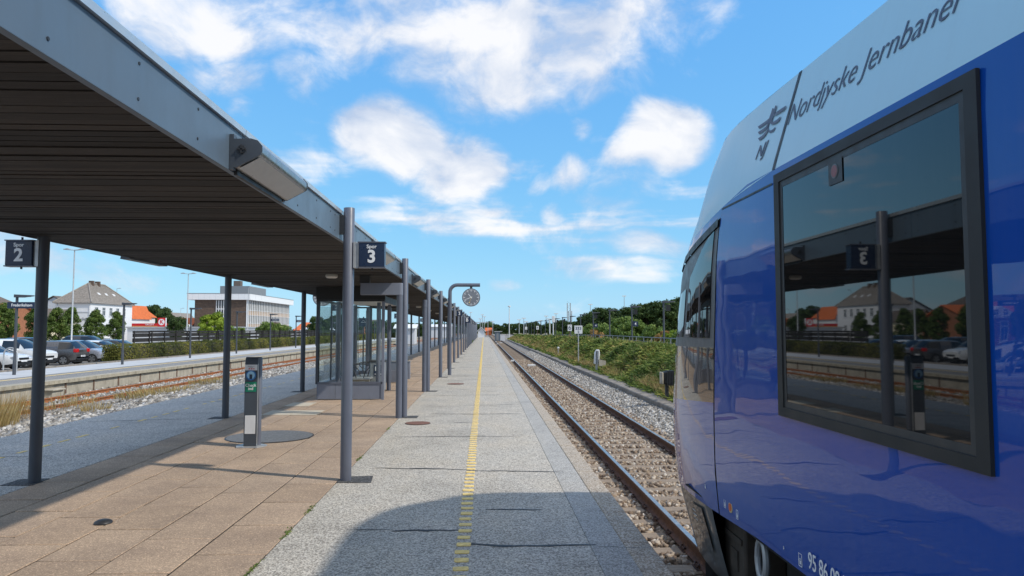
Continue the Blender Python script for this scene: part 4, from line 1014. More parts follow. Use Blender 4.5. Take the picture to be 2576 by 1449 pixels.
# cab side panes: offset slightly out of the frame
def pane(nm, mat, pts, off, n=8, par=train):
    """pts: closed outline in (plan s, z); filled between left/right chains of equal length"""
    L_, R_ = pts; rows = []
    for (sa, za), (sb, zb) in zip(L_, R_): rows.append([spt(sa + (sb - sa) * k / n, za + (zb - za) * k / n, False, off) for k in range(n + 1)])
    b = MB(); b.grid(rows); return b.build(nm, M[mat], par, smooth=True)
sy = lambda y: s_of_y(y)
pane('cab_side_window', 'train_window', ([(sy(5.24), 1.70), (sy(5.24), 1.95), (sy(5.24), 2.2), (sy(5.24), 2.38), (sy(5.24), 2.48)], [(sy(6.02), 1.70), (sy(6.02), 1.95), (sy(5.98), 2.18), (sy(5.62), 2.36), (sy(5.29), 2.485)]), .006)
pane('cab_quarter_window', 'train_window', ([(sy(6.14), 1.70), (sy(6.14), 1.9), (sy(6.14), 2.1)], [(sy(6.68), 1.70), (sy(6.62), 1.88), (sy(6.45), 2.07)]), .006)
b = MB(); 
for mir in (False, True):
    rows = [[spt(s, z, mir, .006) for z in np.linspace(1.68, 2.16, 6)] for s in np.linspace(sy(6.85), S_END, 14)]
    b.grid(rows)
b.build('windscreen', M['train_window'], train, smooth=True)
# headlamps on the front
for s_ in (-1, 1):
    b = MB(); b.cyl((s_ * .95, 7.02, 1.35), (s_ * .95, 7.10, 1.35), .10, n=20); b.build('headlight', M['headlight'], train)
b = MB(); b.box(-.12, .12, 6.9, 7.55, .50, .72); b.build('coupler', M['dark_metal'], train, bevel=.02)
# ends / floor so the shell is closed
b = MB(); b.box(-1.38, 1.38, TB + .01, 6.0, 1.02, 1.03); b.build('floor', M['under_black'], train)
b = MB(); b.box(-1.38, 1.38, TB, TB + .02, 1.03, 3.85); b.build('end_wall', M['train_blue'], train)
# passenger windows: proud dark frame with recessed pane
def side_window(y0, y1, z0, z1, fr=.066, side=-1, fz=.05):
    X = 1.415 * side; zz0, zz1 = z0 + .55, z1 + .55
    w = empty('window', (X, 0, 0)); w.parent = train
    o_ = .015 * side; i_ = .004 * side
    out = [(y0, zz0), (y1, zz0), (y1, zz1), (y0, zz1)]; inn = [(y0 + fr, zz0 + fz), (y1 - fr, zz0 + fz), (y1 - fr, zz1 - fz), (y0 + fr, zz1 - fz)]
    b = MB()
    for k in range(4):
        a0, a1 = out[k], out[(k+1) % 4]; c0, c1 = inn[k], inn[(k+1) % 4]
        b.quad((o_, *a0), (o_, *a1), (o_, *c1), (o_, *c0)); b.quad((o_, *c0), (o_, *c1), (i_, *c1), (i_, *c0)); b.quad((0, *a0), (0, *a1), (o_, *a1), (o_, *a0))
    b.build('frame', M['frame_dark'], w, fix=False, bevel=.006)
    g_ = i_ + .002 * side
    b = MB(); b.quad((g_, *inn[0]), (g_, *inn[1]), (g_, *inn[2]), (g_, *inn[3])); b.build('pane', M['train_window'], w)
    # ceramic border of the pane
    f2 = .035; g2 = g_ + .0015 * side
    b = MB(); ii = [(a + (f2 if a < (y0 + y1) / 2 else -f2), c + (f2 if c < (zz0 + zz1) / 2 else -f2)) for a, c in inn]
    for k in range(4): b.quad((g2, *inn[k]), (g2, *inn[(k+1) % 4]), (g2, *ii[(k+1) % 4]), (g2, *ii[k]))
    b.build('pane_border', M['grey_sticker'], w)
    return w
w1 = side_window(2.275, 3.945, 1.288, 2.63)
b = MB(); b.box(-.0105, -.009, 3.18, 3.31, 2.99, 3.105); b.build('sticker', M['grey_sticker'], w1)
b = MB(); b.cyl((-.011, 3.25, 3.05), (-.0125, 3.25, 3.05), .034, n=20); b.build('sticker_disc', M['frame_grey'], w1)
b = MB(); b.cyl((-.0127, 3.25, 3.05), (-.0137, 3.25, 3.05), .028, n=20); b.build('sticker_disc', M['red_sticker'], w1)
for k in range(5): side_window(-1.4 - 2.9 * k, .4 - 2.9 * k, 1.285, 2.625)
for k in range(6): side_window(2.3 - 2.9 * k, 4.0 - 2.9 * k, 1.285, 2.625, side=1)
# lettering and emblem on the canted band
P0 = Vector(spt(sy(3.5), 2.73)); P1 = Vector(spt(sy(3.5), 3.22)); up = (P1 - P0).normalized(); rt = Vector((0, -1, 0)); nrm = rt.cross(up)
RM = Matrix((rt, up, nrm)).transposed()
def on_cant(nm, me, y, hgt, par=train):
    o = link(nm, me, par); o.matrix_local = Matrix.Translation(Vector((P0.x, y, P0.z)) + up * hgt + nrm * .004) @ RM.to_4x4(); return o
def fit_text(body, cap, width, shear, bold):
    me = text_mesh(body, 1.0, M['dark_print'], shear=0, bold=bold, align='LEFT', ext=.002).copy(); n = text_mesh('N', 1.0, M['dark_print'], align='LEFT', ext=.002)
    ch = max(v.co.y for v in n.vertices); xs_ = [v.co.x for v in me.vertices]; ky = cap / ch; kx = (width - shear * cap) / (max(xs_) - min(xs_)); x0 = min(xs_)
    for v in me.vertices: y_ = v.co.y * ky; v.co.x = (v.co.x - x0) * kx + shear * y_; v.co.y = y_; v.co.z *= .3
    return me
on_cant('lettering', fit_text('Nordjyske Jernbaner', .122, 1.505, .17, -.010), 3.93, .19)
on_cant('lettering', fit_text('NJ', .083, .165, .32, .012), 4.345, .09)
EMBLEM = [([(0.537, 0.402), (0.533, 0.374), (0.523, 0.344), (0.509, 0.313), (0.514, 0.282), (0.548, 0.248), (0.613, 0.218), (0.669, 0.212), (0.684, 0.232)], [(0.567, 0.389), (0.567, 0.36), (0.56, 0.329), (0.552, 0.296), (0.553, 0.27), (0.577, 0.248), (0.601, 0.238), (0.633, 0.233), (0.674, 0.238)]), ([(0.384, 0.313), (0.459, 0.311), (0.525, 0.314), (0.553, 0.326)], [(0.342, 0.34), (0.417, 0.338), (0.487, 0.337), (0.529, 0.34)]), ([(0.415, 0.266), (0.488, 0.265), (0.538, 0.273), (0.55, 0.294)], [(0.375, 0.293), (0.447, 0.29), (0.502, 0.292), (0.53, 0.304)]), ([(0.453, 0.214), (0.519, 0.216), (0.549, 0.227), (0.564, 0.247)], [(0.412, 0.24), (0.477, 0.24), (0.51, 0.246), (0.544, 0.257)]), ([(0.59, 0.402), (0.583, 0.378), (0.571, 0.347), (0.559, 0.32), (0.563, 0.299), (0.609, 0.271), (0.667, 0.259), (0.722, 0.259), (0.739, 0.281)], [(0.617, 0.39), (0.613, 0.365), (0.603, 0.333), (0.595, 0.306), (0.599, 0.29), (0.6, 0.29), (0.635, 0.284), (0.683, 0.282), (0.728, 0.287)]), ([(0.61, 0.327), (0.667, 0.32), (0.726, 0.316), (0.771, 0.316), (0.788, 0.332)], [(0.599, 0.334), (0.634, 0.342), (0.69, 0.341), (0.735, 0.339), (0.779, 0.337)])]
def emblem():
    b = MB()
    for k, (A, B_) in enumerate(EMBLEM): b.grid([[(x, y, .0008 * k) for x, y in A], [(x, y, .0008 * k) for x, y in B_]])
    return b.mesh('emblem', M['dark_print'])
on_cant('emblem', emblem(), 4.8, 0)
# lower side lettering and marks (side faces -x)
SR = (R(90), 0, R(-90))
def side_mark(nm, mb, mat, off=.004): return mb.build(nm, M[mat], train)
XS = -1.415 - .0035
text('side_number', '95 86 0941 122-5', .118, M['white_print'], (-1.4125, 3.655, .556 + .55), SR, train, align='LEFT', sx=.80, space=.98, ext=.001)
def tiny(y, z, s, mat='white_print', boxed=False):
    b = MB()
    if boxed:
        for (a0, a1, c0, c1) in ((0, s, 0, .003), (0, s, 1.6 * s, 1.6 * s + .003), (0, .003, .003, 1.6 * s), (s - .003, s, .003, 1.6 * s)): b.box(XS + .02, XS + .022, y - a1, y - a0, z + c0, z + c1)
    b.box(XS + .02, XS + .022, y - .7 * s, y - .35 * s, z + .3 * s, z + .75 * s); b.box(XS + .02, XS + .022, y - .6 * s, y - .3 * s, z + .9 * s, z + 1.0 * s); b.box(XS + .02, XS + .022, y - .5 * s, y - .42 * s, z + .75 * s, z + .9 * s)
    b.build('marking', M[mat], train)
tiny(4.98, .535 + .55, .035, boxed=True); tiny(4.74, .52 + .55, .035, boxed=True); tiny(3.80, .52 + .55, .04, boxed=True); tiny(4.00, .54 + .55, .022); tiny(5.42, .56 + .55, .04)
b = MB(); b.cyl((XS + .024, 4.85, .565 + .55), (XS + .020, 4.85, .565 + .55), .036, n=20); b.build('marking_disc', M['pale_yellow_print'], train)
b = MB(); b.cyl((XS + .0195, 4.85, .565 + .55), (XS + .0165, 4.85, .565 + .55), .026, n=20); b.build('marking_disc', M['orange_print'], train)
# skirt hatch
pane('skirt_hatch', 'train_grey', ([(sy(5.55), .06), (sy(5.55), .2), (sy(5.60), .38)], [(sy(6.0), .02), (sy(6.0), .16), (sy(6.05), .33)]), .008)
for k in range(3): pane('hatch_print', 'white_print', ([(sy(5.85), .29 - .035 * k), (sy(5.85), .298 - .035 * k)], [(sy(5.97), .285 - .035 * k), (sy(5.97), .293 - .035 * k)]), .010)
# running gear
b = MB(); b.box(-1.25, -.95, 5.0, 5.42, .14, .98); bx = b.build('equipment_box', M['under_brown'], train, bevel=.02)
b = MB(); b.box(-1.262, -1.251, 5.12, 5.26, .60, .74); b.cyl((-1.25, 5.2, .28), (-1.275, 5.2, .28), .035, n=12); b.box(-1.262, -1.251, 5.04, 5.38, .80, .84); b.build('cover_plate', M['under_brown'], bx)
b = MB(); b.tube([(-1.30, 4.56 + .07 * math.cos(a), .86 + .12 * math.sin(a)) for a in np.linspace(0, 2 * math.pi, 20)], .022, 8); b.build('lifting_ring', M['galv'], train, smooth=True)
b = MB(); b.box(-.9, .9, 3.2, 5.9, .25, 1.0); b.build('underframe_light_block', M['under_black'], train)  # dark box added under the floor to block light from behind
b = MB(); b.box(-1.16, 1.16, 5.44, 6.2, .12, 1.0); b.build('front_light_block', M['under_black'], train)  # added dark box, keeps bright ballast from showing behind the skirt
for yb in (1.6, -12.5):
    bg_ = empty('bogie', (0, yb, 0)); bg_.parent = train
    for s in (-1, 1):
        b = MB(); b.box(s * 1.0 - .06, s * 1.0 + .06, -1.5, 1.5, .42, .62); b.build('side_frame', M['under_brown'], bg_, bevel=.02)
        for yw in (-.95, .95):
            b = MB(); b.cyl((s * .70, yw, .42), (s * .82, yw, .42), .42, n=28); b.build('wheel', M['rail_rust'], bg_, smooth=True)
            b = MB(); b.box(s * 1.07, s * 1.2, yw - .15, yw + .15, .3, .56); b.build('axle_box', M['under_black'], bg_, bevel=.02)
for k, (y0, y1) in enumerate(((3.4, 4.4), (-1.2, -.2), (-4.5, -1.5), (-8, -5), (-10.8, -8.4))):
    b = MB(); b.box(-1.22, 1.22, y0, y1, .35 if k else .62, 1.01); b.build('equipment_box', M['under_black'] if k % 2 == 0 else M['under_brown'], train, bevel=.03)
# ------------------------------------------------------------------ trees and bushes
# bearing (photo column) and distance -> x; photo row and distance -> height
def at(px, Z): return math.tan(math.atan((px - 1920) / 2688) + R(2.23)) * Z
def zt(py, Z): return 1.76 + (1237 - py) / 2688 * Z
def crown_pts(n, clumps):
    """clumps: list of (cx,cy,cz,r); leaves near the surface of every clump"""
    C = np.array(clumps); w = C[:, 3] ** 2; idx = RNG.choice(len(C), n, p=w / w.sum()); d = RNG.normal(size=(n, 3)); d /= np.linalg.norm(d, axis=1)[:, None]
    r = C[idx, 3] * RNG.uniform(.55, 1.08, n); p = C[idx, :3] + d * r[:, None] * np.array([1, 1, .85]); return p, d, idx
def leaf_quads(p, d, size):
    n = len(p); nn = d + RNG.normal(0, .55, (n, 3)); nn /= np.linalg.norm(nn, axis=1)[:, None]
    a = np.cross(nn, RNG.normal(size=(n, 3))); a /= np.linalg.norm(a, axis=1)[:, None] + 1e-9; b = np.cross(nn, a)
    s = (size * RNG.uniform(.6, 1.3, n))[:, None]; P = np.zeros((n, 4, 3))
    P[:, 0] = p - a * s * .5; P[:, 1] = p - b * s * .32 + nn * s * .08; P[:, 2] = p + a * s * .5; P[:, 3] = p + b * s * .32 + nn * s * .08
    return P
def crown_mesh(name, n, w, h, z0, size, mat, nclump=34, shape='round'):
    cl = []
    for k in range(nclump):
        t = random.random(); ang = random.uniform(0, 2 * math.pi)
        if shape == 'cone': prof = max(.12, (1 - t) ** .8) * (.55 + .45 * min(1, t * 6))
        elif shape == 'lime': prof = math.sin(math.pi * min(.98, .12 + t * .86)) ** .7 * (1.05 - .45 * t)
        else: prof = math.sin(math.pi * (.08 + .84 * t)) ** .6
        rr = w * prof * math.sqrt(random.uniform(.25, 1)); q = random.uniform(.16, .32) * w
        cl.append((rr * math.cos(ang) * .85, rr * math.sin(ang) * .85, z0 + t * h, q))
    p, d, idx = crown_pts(n, cl); tone = RNG.random(nclump)[idx] * .5 + RNG.random(n) * .5
    return np_mesh(name, leaf_quads(p, d, size), M[mat], tone)
def trunk_mesh(h, r, ztop, spread, nl=7):
    b = MB(); b.tube([(0, 0, -.1), (.02, 0, h * .3), (0, .03, h * .7), (.04, 0, ztop)], [r * 1.25, r, r * .75, r * .25], 8)
    for k in range(nl):
        a = k * 2.4 + random.uniform(-.3, .3); z = h * random.uniform(.55, 1.1); l = spread * random.uniform(.5, .9)
        b.tube([(0, 0, z), (math.cos(a) * l * .5, math.sin(a) * l * .5, z + l * .35), (math.cos(a) * l, math.sin(a) * l, z + l * .8)], [r * .45, r * .3, r * .1], 6)
    return b.mesh('trunk', M['bark'], True)
def tree(name, label, cat, loc, cm, tm, s=1.0, rz=0.0, group=None, sz=None):
    t = thing(name, label, cat, loc, rz, group); t.scale = (s, s, sz or s)
    link('crown', cm, t); link('trunk', tm, t); return t
lime = [crown_mesh('crown', 9000, 1.6, 3.5, 1.15, .19, 'leaf_lime', 70, 'lime') for _ in range(3)]; lime_t = trunk_mesh(1.5, .10, 3.6, 1.0)
TP = [(-50, 63), (-50, 70), (at(22, 77.5), 77.5), (at(135, 82), 82), (at(212, 85), 85), (at(268, 89), 89), (at(362, 93.5), 93.5), (at(437, 98.5), 98.5)]
TL = ['young lime tree farthest left behind the parked cars, half outside the picture', 'young lime tree second from the left edge, outside the parked row', 'round young lime tree at the left picture edge behind the white car', 'young lime tree between the station name lamp and the first dark post', 'young lime tree just right of the first dark post', 'young lime tree in front of the white wall lettering, behind the tall lamp',
      'young lime tree in front of the white house corner', 'young lime tree in front of the windows of the white house']
for k, (x, y) in enumerate(TP): tree('lime_tree', TL[k], 'tree', (x, y, -.45), lime[k % 3], lime_t, random.uniform(.93, 1.02), k * 1.3, 'young lime trees along the parking lot')
rnd = [crown_mesh('crown', 7500, 2.6, 4.2, .9, .33, 'leaf_forest', 64) for _ in range(3)]; rnd_t = trunk_mesh(2.0, .16, 3.8, 1.8)
bsh = [crown_mesh('crown', 4200, 1.7, 2.4, .1, .26, 'leaf_bush', 34) for _ in range(2)]; bsh_t = trunk_mesh(.8, .06, 1.8, 1.0)
brt = crown_mesh('crown', 4600, 1.8, 2.9, .3, .26, 'leaf_bright', 30); rst = crown_mesh('crown', 2600, 1.0, 1.5, .1, .18, 'leaf_rust', 20)
yel = crown_mesh('crown', 2600, 1.4, 2.0, .1, .24, 'leaf_bright', 20)
# right-hand wood: one row of tall dark trees, thinning to the left
F = [(2620, 150, 1118), (2575, 158, 1120), (2532, 150, 1124), (2495, 146, 1134), (2462, 152, 1142), (2430, 148, 1140), (2398, 156, 1146), (2366, 150, 1156), (2345, 170, 1168), (2285, 165, 1160), (2262, 160, 1158), (2238, 168, 1168), (2212, 175, 1178), (2190, 180, 1190),
     (2165, 190, 1206), (2140, 200, 1210), (2112, 210, 1204), (2085, 220, 1212), (2056, 240, 1214), (2030, 250, 1218), (2003, 260, 1208), (1985, 270, 1212), (1962, 290, 1216), (1940, 300, 1214), (1918, 310, 1216), (1900, 320, 1214), (1880, 330, 1222), (1862, 330, 1218), (1845, 340, 1222), (1828, 340, 1216), (1812, 350, 1219), (1795, 350, 1222), (2410, 175, 1150), (2480, 178, 1140), (2320, 185, 1172), (2550, 180, 1128), (2660, 155, 1116), (2710, 150, 1112), (2770, 146, 1116), (2840, 150, 1110), (2910, 144, 1116), (2990, 140, 1112), (3080, 142, 1108)]
for k, (px, Z, py) in enumerate(F):
    top = zt(py, Z) + .3; s = top / 5.3; lab = 'dark green tree in the dense wood behind the right lamp posts' if px > 2180 else 'dark green tree in the low distant wood at the end of the track'
    t = tree('forest_tree', lab, 'tree', (at(px, Z), Z, -.2), rnd[k % 3], rnd_t, s, k * 2.1, 'trees of the dark wood at the right' if px > 2180 else 'trees of the far wood')
B = [(2335, 88, 1198, bsh[0], 'tall pale green bush behind the second right lamp post'), (2375, 84, 1206, bsh[1], 'broad pale green bush between the first two right lamp posts'), (2225, 96, 1222, bsh[0], 'pale green bush behind the third right lamp post'), (2200, 100, 1230, bsh[1], 'low green bush left of the rusty shrub'),
     (2265, 92, 1218, bsh[1], 'green bush right of the rusty shrub'), (2232, 78, 1238, rst, 'rusty brown shrub behind the railing'), (2448, 72, 1226, bsh[0], 'leafy green shrub right of the nearest right lamp post'), (2490, 66, 1243, rst, 'small brown shrub beside the train nose'), (2528, 64, 1240, yel, 'yellow-green shrub beside the train nose'),
     (2172, 105, 1240, yel, 'small yellow shrub behind the distance board'), (2090, 130, 1243, bsh[1], 'low green bush by the white poles'), (2135, 118, 1246, bsh[0], 'low green bush left of the distance board'), (2400, 95, 1225, bsh[0], 'green bush behind the nearest lamp posts'), (2560, 60, 1236, bsh[1], 'green shrub hidden partly by the train nose')]
for k, (px, Z, py, cm, lab) in enumerate(B):
    base = 2.6 if cm in bsh else (1.75 if cm is rst else 2.3); s = (zt(py, Z) + .15) / base
    tree('bush', lab, 'bush', (at(px, Z), Z, -.2), cm, bsh_t, s * 1.05, k * 1.7, 'bushes behind the right railing')
# left and far trees
LT = [(800, 118, 1178, brt, 'bright green bushy tree before the brown office building', 3.4), (905, 125, 1232, bsh[0], 'low shrub beside the brown office building', 2.6), (668, 150, 1192, rnd[0], 'small dark tree right of the red station sign', 5.3), (870, 122, 1225, bsh[1], 'grey-green shrub right of the bright tree', 2.6), (1010, 135, 1212, bsh[0], 'yellow-green shrub in front of the office windows', 2.6), (1055, 135, 1216, bsh[1], 'yellow-green shrub before the office building end', 2.6),
      (590, 240, 1148, rnd[1], 'dark round tree behind the orange roofs', 5.3), (560, 245, 1158, rnd[2], 'dark tree beside the round one behind the orange roofs', 5.3), (618, 220, 1172, rnd[0], 'lighter tree below the dark round tree', 5.3), (1195, 120, 1190, rnd[1], 'green tree seen left of and through the shelter glass', 5.3), (1260, 130, 1185, rnd[2], 'large green tree seen through the shelter glass', 5.3), (1400, 150, 1205, rnd[0], 'green tree behind the shelter, right of the glass', 5.3), (1440, 160, 1200, rnd[1], 'green tree between the shelter columns', 5.3),
      (1490, 160, 1208, rnd[2], 'green tree behind the left canopy posts', 5.3), (1535, 170, 1212, rnd[0], 'green tree behind the pale shed', 5.3), (1570, 180, 1214, rnd[1], 'green tree near the second Spor 2 sign', 5.3), (1330, 150, 1195, rnd[0], 'green tree behind the shelter middle', 5.3), (700, 260, 1195, rnd[1], 'tiny dark conifer left of the office building', 5.3), (1610, 250, 1216, rnd[2], 'far tree behind the middle canopy posts', 5.3), (1680, 280, 1218, rnd[0], 'far tree behind the distant canopy posts', 5.3), (1740, 300, 1220, rnd[1], 'farthest tree left of the platform end', 5.3)]
for k, (px, Z, py, cm, lab, base) in enumerate(LT): tree('garden_tree', lab, 'tree', (at(px, Z), Z, -.45), cm, rnd_t if cm in rnd else bsh_t, (zt(py, Z) + .45) / base, k * 2.3)
# a low hazy belt of far woods all round the horizon
def far_wood(label, pts):
    Ps = []; Cs = []
    for (x0, y0, x1, y1, h, n) in pts:
        t = RNG.random(n); x = x0 + (x1 - x0) * t; y = y0 + (y1 - y0) * t + RNG.uniform(0, 30, n)
        hh = h * (.6 + .25 * np.sin(t * 40) + .2 * np.sin(t * 97 + 1)); z = -.8 + hh * RNG.random(n) ** .7
        p = np.stack([x, y, z], 1); d = RNG.normal(size=(n, 3)); d[:, 1] -= .8; d /= np.linalg.norm(d, axis=1)[:, None]; Ps.append(leaf_quads(p, d, 2.2)); Cs.append(RNG.random(n) * .8)
    tag(link('distant_wood', np_mesh('distant_wood', np.concatenate(Ps), M['leaf_forest'], np.concatenate(Cs))), label, 'wood', kind='stuff')
far_wood('low dark band of distant woods along the horizon', [(-420, 430, -20, 430, 7, 6000), (-20, 430, 320, 360, 8, 6000), (320, 360, 420, 60, 10, 4000)])
# hedge
def hedge():
    t = thing('hedge', 'clipped yellow-green hedge along the far platform', 'hedge', (-20.95, 41.3, 0)); L_ = 122.0
    b = MB(); b.box(-.42, .45, .1, L_, -.05, .72); b.build('core', M['soil_dark'], t)
    Ps = []; Cs = []
    for (y0, y1, n, s) in ((0, 25, 15000, .085), (25, 60, 11000, .12), (60, L_, 8000, .22)):
        f = RNG.random(n); x = np.where(f < .55, .52 + RNG.normal(0, .045, n), RNG.uniform(-.5, .52, n)); z = np.where(f < .55, RNG.uniform(-.02, .9, n), .86 + RNG.normal(0, .05, n)); y = RNG.uniform(y0, y1, n)
        d = np.where((f < .55)[:, None], np.array([1, -.2, .2]), np.array([.1, -.1, 1.]))
        if y0 == 0: k = f > .93; y = np.where(k, RNG.normal(0, .05, n), y); x = np.where(k, RNG.uniform(-.5, .52, n), x); z = np.where(k, RNG.uniform(0, .88, n), z); d = np.where(k[:, None], np.array([0, -1, .1]), d)
        x += .05 * np.sin(y * 1.7) ; z += .035 * np.sin(y * .9 + 1) * (z > .5)
        Ps.append(leaf_quads(np.stack([x, y, z], 1), d, s)); Cs.append(np.clip(.35 + .28 * np.sin(y * .8) + .22 * np.sin(y * 2.1 + z * 3) + RNG.normal(0, .2, n), 0, 1))
    link('foliage', np_mesh('foliage', np.concatenate(Ps), M['leaf_hedge'], np.concatenate(Cs)), t)
hedge()
# black timber fence behind the hedge
def fence():
    t = thing('timber_fence', 'black timber fence of three wide boards behind the hedge', 'fence', (-23.6, 49.2, -.43)); y = 0.0
    secs = [2.5] + [6.35] * 14
    for k, L_ in enumerate(secs):
        for z in (1.03, 1.36, 1.69, 1.99):
            h = .26 if z < 1.9 else .13
            b = MB(); b.box(-.02, .02, .05, L_ - .12, z, z + h); b.build('board', M['fence_wood'], t, loc=(random.uniform(-.01, .01), y, random.uniform(-.015, .015)))
        n = 2 if k == 0 else 4
        for q in range(n):
            b = MB(); b.box(-.09, -.03, -.05, .05, 0, 2.12); b.build('fence_post', M['fence_wood'], t, loc=(.14, y + .1 + q * (L_ - .3) / (n - 1), 0))
        y += L_ + .08
fence()
# ------------------------------------------------------------------ left platform furniture
for i in range(14):
    y = 20.5 + 8.4 * i; labs = f'slate lamp post on the far left platform, {ORD[i]} from the camera'
    t = platform_lamp('platform_lamp', labs, (-18.35, y, 0), 3.05, .62, 1, 'lamp posts along the far left platform')
    if i in (1, 5, 6, 8):
        b = MB(); b.box(-.34, .78, -.05, .05, 2.60, 2.85) if i == 1 else b.box(.06, .7, -.05, .05, 2.5, 2.72)
        s = b.build('station_sign', M['sign_navy'], t)
        if i == 1: text('station_name', 'Frederikshavn', .155, M['white_print'], (.22, -.054, 2.725), parent=s, bold=.0025, sx=.92)
        else: text('station_name', 'Frederikshavn', .09, M['white_print'], (.38, -.054, 2.61), parent=s, bold=.002)
t = thing('bicycle_stand', 'grey tubular hoop stand at the edge of the parking lot', 'bicycle stand', (-19.8, 30.9, 0))
MB().tube([(-.27, 0, 0), (-.27, 0, .74)] + [(-.27 * math.cos(a), 0, .74 + .27 * math.sin(a)) for a in np.linspace(.3, math.pi - .3, 8)] + [(.27, 0, .74), (.27, 0, 0)], .03, 8).build('hoop', M['galv'], t, smooth=True)
b = MB(); b.box(-.34, -.20, -.07, .07, 0, .012); b.box(.20, .34, -.07, .07, 0, .012); b.build('foot_plate', M['galv'], t)
def tall_lamp(label, x, y, h, z0=-.43, heads=2, arm=.9, group=None):
    t = thing('street_lamp', label, 'street lamp', (x, y, z0), 0, group)
    MB().lathe([(.10, 0), (.10, 1.2), (.07, 1.25), (.045, h)], 10).build('pole', M['galv'], t, smooth=True)
    for s in ((-1, 1) if heads == 2 else (1,)):
        b = MB(); b.prism([(s * .05, h - .03), (s * .35, h + .0), (s * arm, h + .03), (s * arm, h + .10), (s * .55, h + .16), (s * .35, h + .06), (s * .05, h + .03)], -.11, .11); b.build('lamp_head', M['galv'], t, bevel=.02, fix=True)
tall_lamp('tall twin-headed street lamp in front of the white house', at(272, 62), 62, 8.95); tall_lamp('tall twin-headed street lamp left of the brown office building', at(703, 88), 88, 8.95)
tall_lamp('slim single street lamp behind the white house roof end', at(436, 165), 165, zt(1085, 165) + .4, heads=1); tall_lamp('slim single street lamp in front of the office corner', at(930, 150), 150, zt(1080, 150) + .4, heads=1)
tall_lamp('small street lamp among the orange roofs', at(678, 200), 200, zt(1158, 200) + .4, heads=1)
MS = [(1765, 1173), (1801, 1197), (1809, 1182), (1816, 1189), (1848, 1208), (1947, 1201), (1964, 1195), (1973, 1208), (2026, 1204), (2048, 1187), (2058, 1198), (2085, 1178), (2214, 1143), (2341, 1111), (2238, 1183), (2440, 1172)]
for k, (px, py) in enumerate(MS):
    Z = 250 if px > 1850 else 300
    t = thing('yard_mast', 'thin distant lighting mast rising above the woods', 'mast', (at(px, Z), Z, -.4), 0, 'lighting masts over the far yard'); h = zt(py, Z) + .4
    MB().cyl((0, 0, 0), (0, 0, h), .16, .09, 6).build('pole', M['galv'], t); b = MB(); b.box(-.7, .7, -.2, .2, h, h + .28); b.build('lamp_head', M['white_paint'], t)
t = thing('yard_mast', 'white lamp mast standing by the end of the juniper bank', 'mast', (5.9, 168, -.4)); h = zt(1152, 168) + .4
MB().cyl((0, 0, 0), (0, 0, h), .12, .08, 8).build('pole', M['white_paint'], t); b = MB(); b.lathe([(.1, h), (.32, h + .06), (.32, h + .3), (.1, h + .36)], 10); b.build('lamp_head', M['white_paint'], t)
for k, (px, py) in enumerate(((2133, 1136), (2138, 1166))):
    Z = 260; h = zt(py, Z) + .4; t = thing('lattice_mast', ['tall lattice mast above the distant trees', 'shorter lattice mast beside the tall one'][k], 'mast', (at(px, Z), Z, -.4)); b = MB(); q = .55
    for sx in (-q, q):
        for sy_ in (-q, q): b.box(sx - .09, sx + .09, sy_ - .09, sy_ + .09, 0, h)
    b.build('leg_frame', M['galv'], t); b = MB()
    z = .5
    while z < h - 1: b.cyl((-q, -q, z), (q, -q, z + 1), .05, n=4); b.cyl((q, -q, z + 1), (-q, -q, z + 2), .05, n=4); z += 2
    b.build('bracing', M['galv'], t)

# ------------------------------------------------------------------ town
def house(name, label, x0, x1, y0, y1, zb, eave, ridge, wall_m, roof_m, hip=0.0, axis='y', over=.35):
    t = thing(name, label, 'building', ((x0 + x1) / 2, y0, zb)); cx = (x0 + x1) / 2; X0, X1, Y1 = x0 - cx, x1 - cx, y1 - y0
    b = MB(); e = eave - zb; r = ridge - zb
    if hip == 0 and axis == 'y': b.prism([(X0, 0), (X1, 0), (X1, e), (0, r - .15), (X0, e)], 0, Y1)
    elif hip == 0: b.prism([(0, 0), (Y1, 0), (Y1, e), (Y1 / 2, r - .15), (0, e)], X0, X1, 'x')
    else: b.box(X0, X1, 0, Y1, 0, e)
    b.build('wall', M[wall_m], t, fix=True)
    o = over; b = MB(); 
    if axis == 'y':
        A = [(X0 - o, -o, e - .1), (X1 + o, -o, e - .1), (X1 + o, Y1 + o, e - .1), (X0 - o, Y1 + o, e - .1), (0, hip - (o if not hip else 0), r), (0, Y1 - hip + (o if not hip else 0), r)]
        fs = [(0, 1, 4), (1, 2, 5, 4), (2, 3, 5), (3, 0, 4, 5)] if hip else [(1, 2, 5, 4), (3, 0, 4, 5)]
    else:
        A = [(X0 - o, -o, e - .1), (X1 + o, -o, e - .1), (X1 + o, Y1 + o, e - .1), (X0 - o, Y1 + o, e - .1), (X0 + hip - (o if not hip else 0), Y1 / 2, r), (X1 - hip + (o if not hip else 0), Y1 / 2, r)]
        fs = [(0, 1, 5, 4), (1, 2, 5), (2, 3, 4, 5), (3, 0, 4)] if hip else [(0, 1, 5, 4), (2, 3, 4, 5)]
    b.add(A, fs); rf = b.build('roof', M[roof_m], t, fix=True); m = rf.modifiers.new('thick', 'SOLIDIFY'); m.thickness = .14; m.offset = 1
    return t, rf, (X0, X1, Y1, e, r)
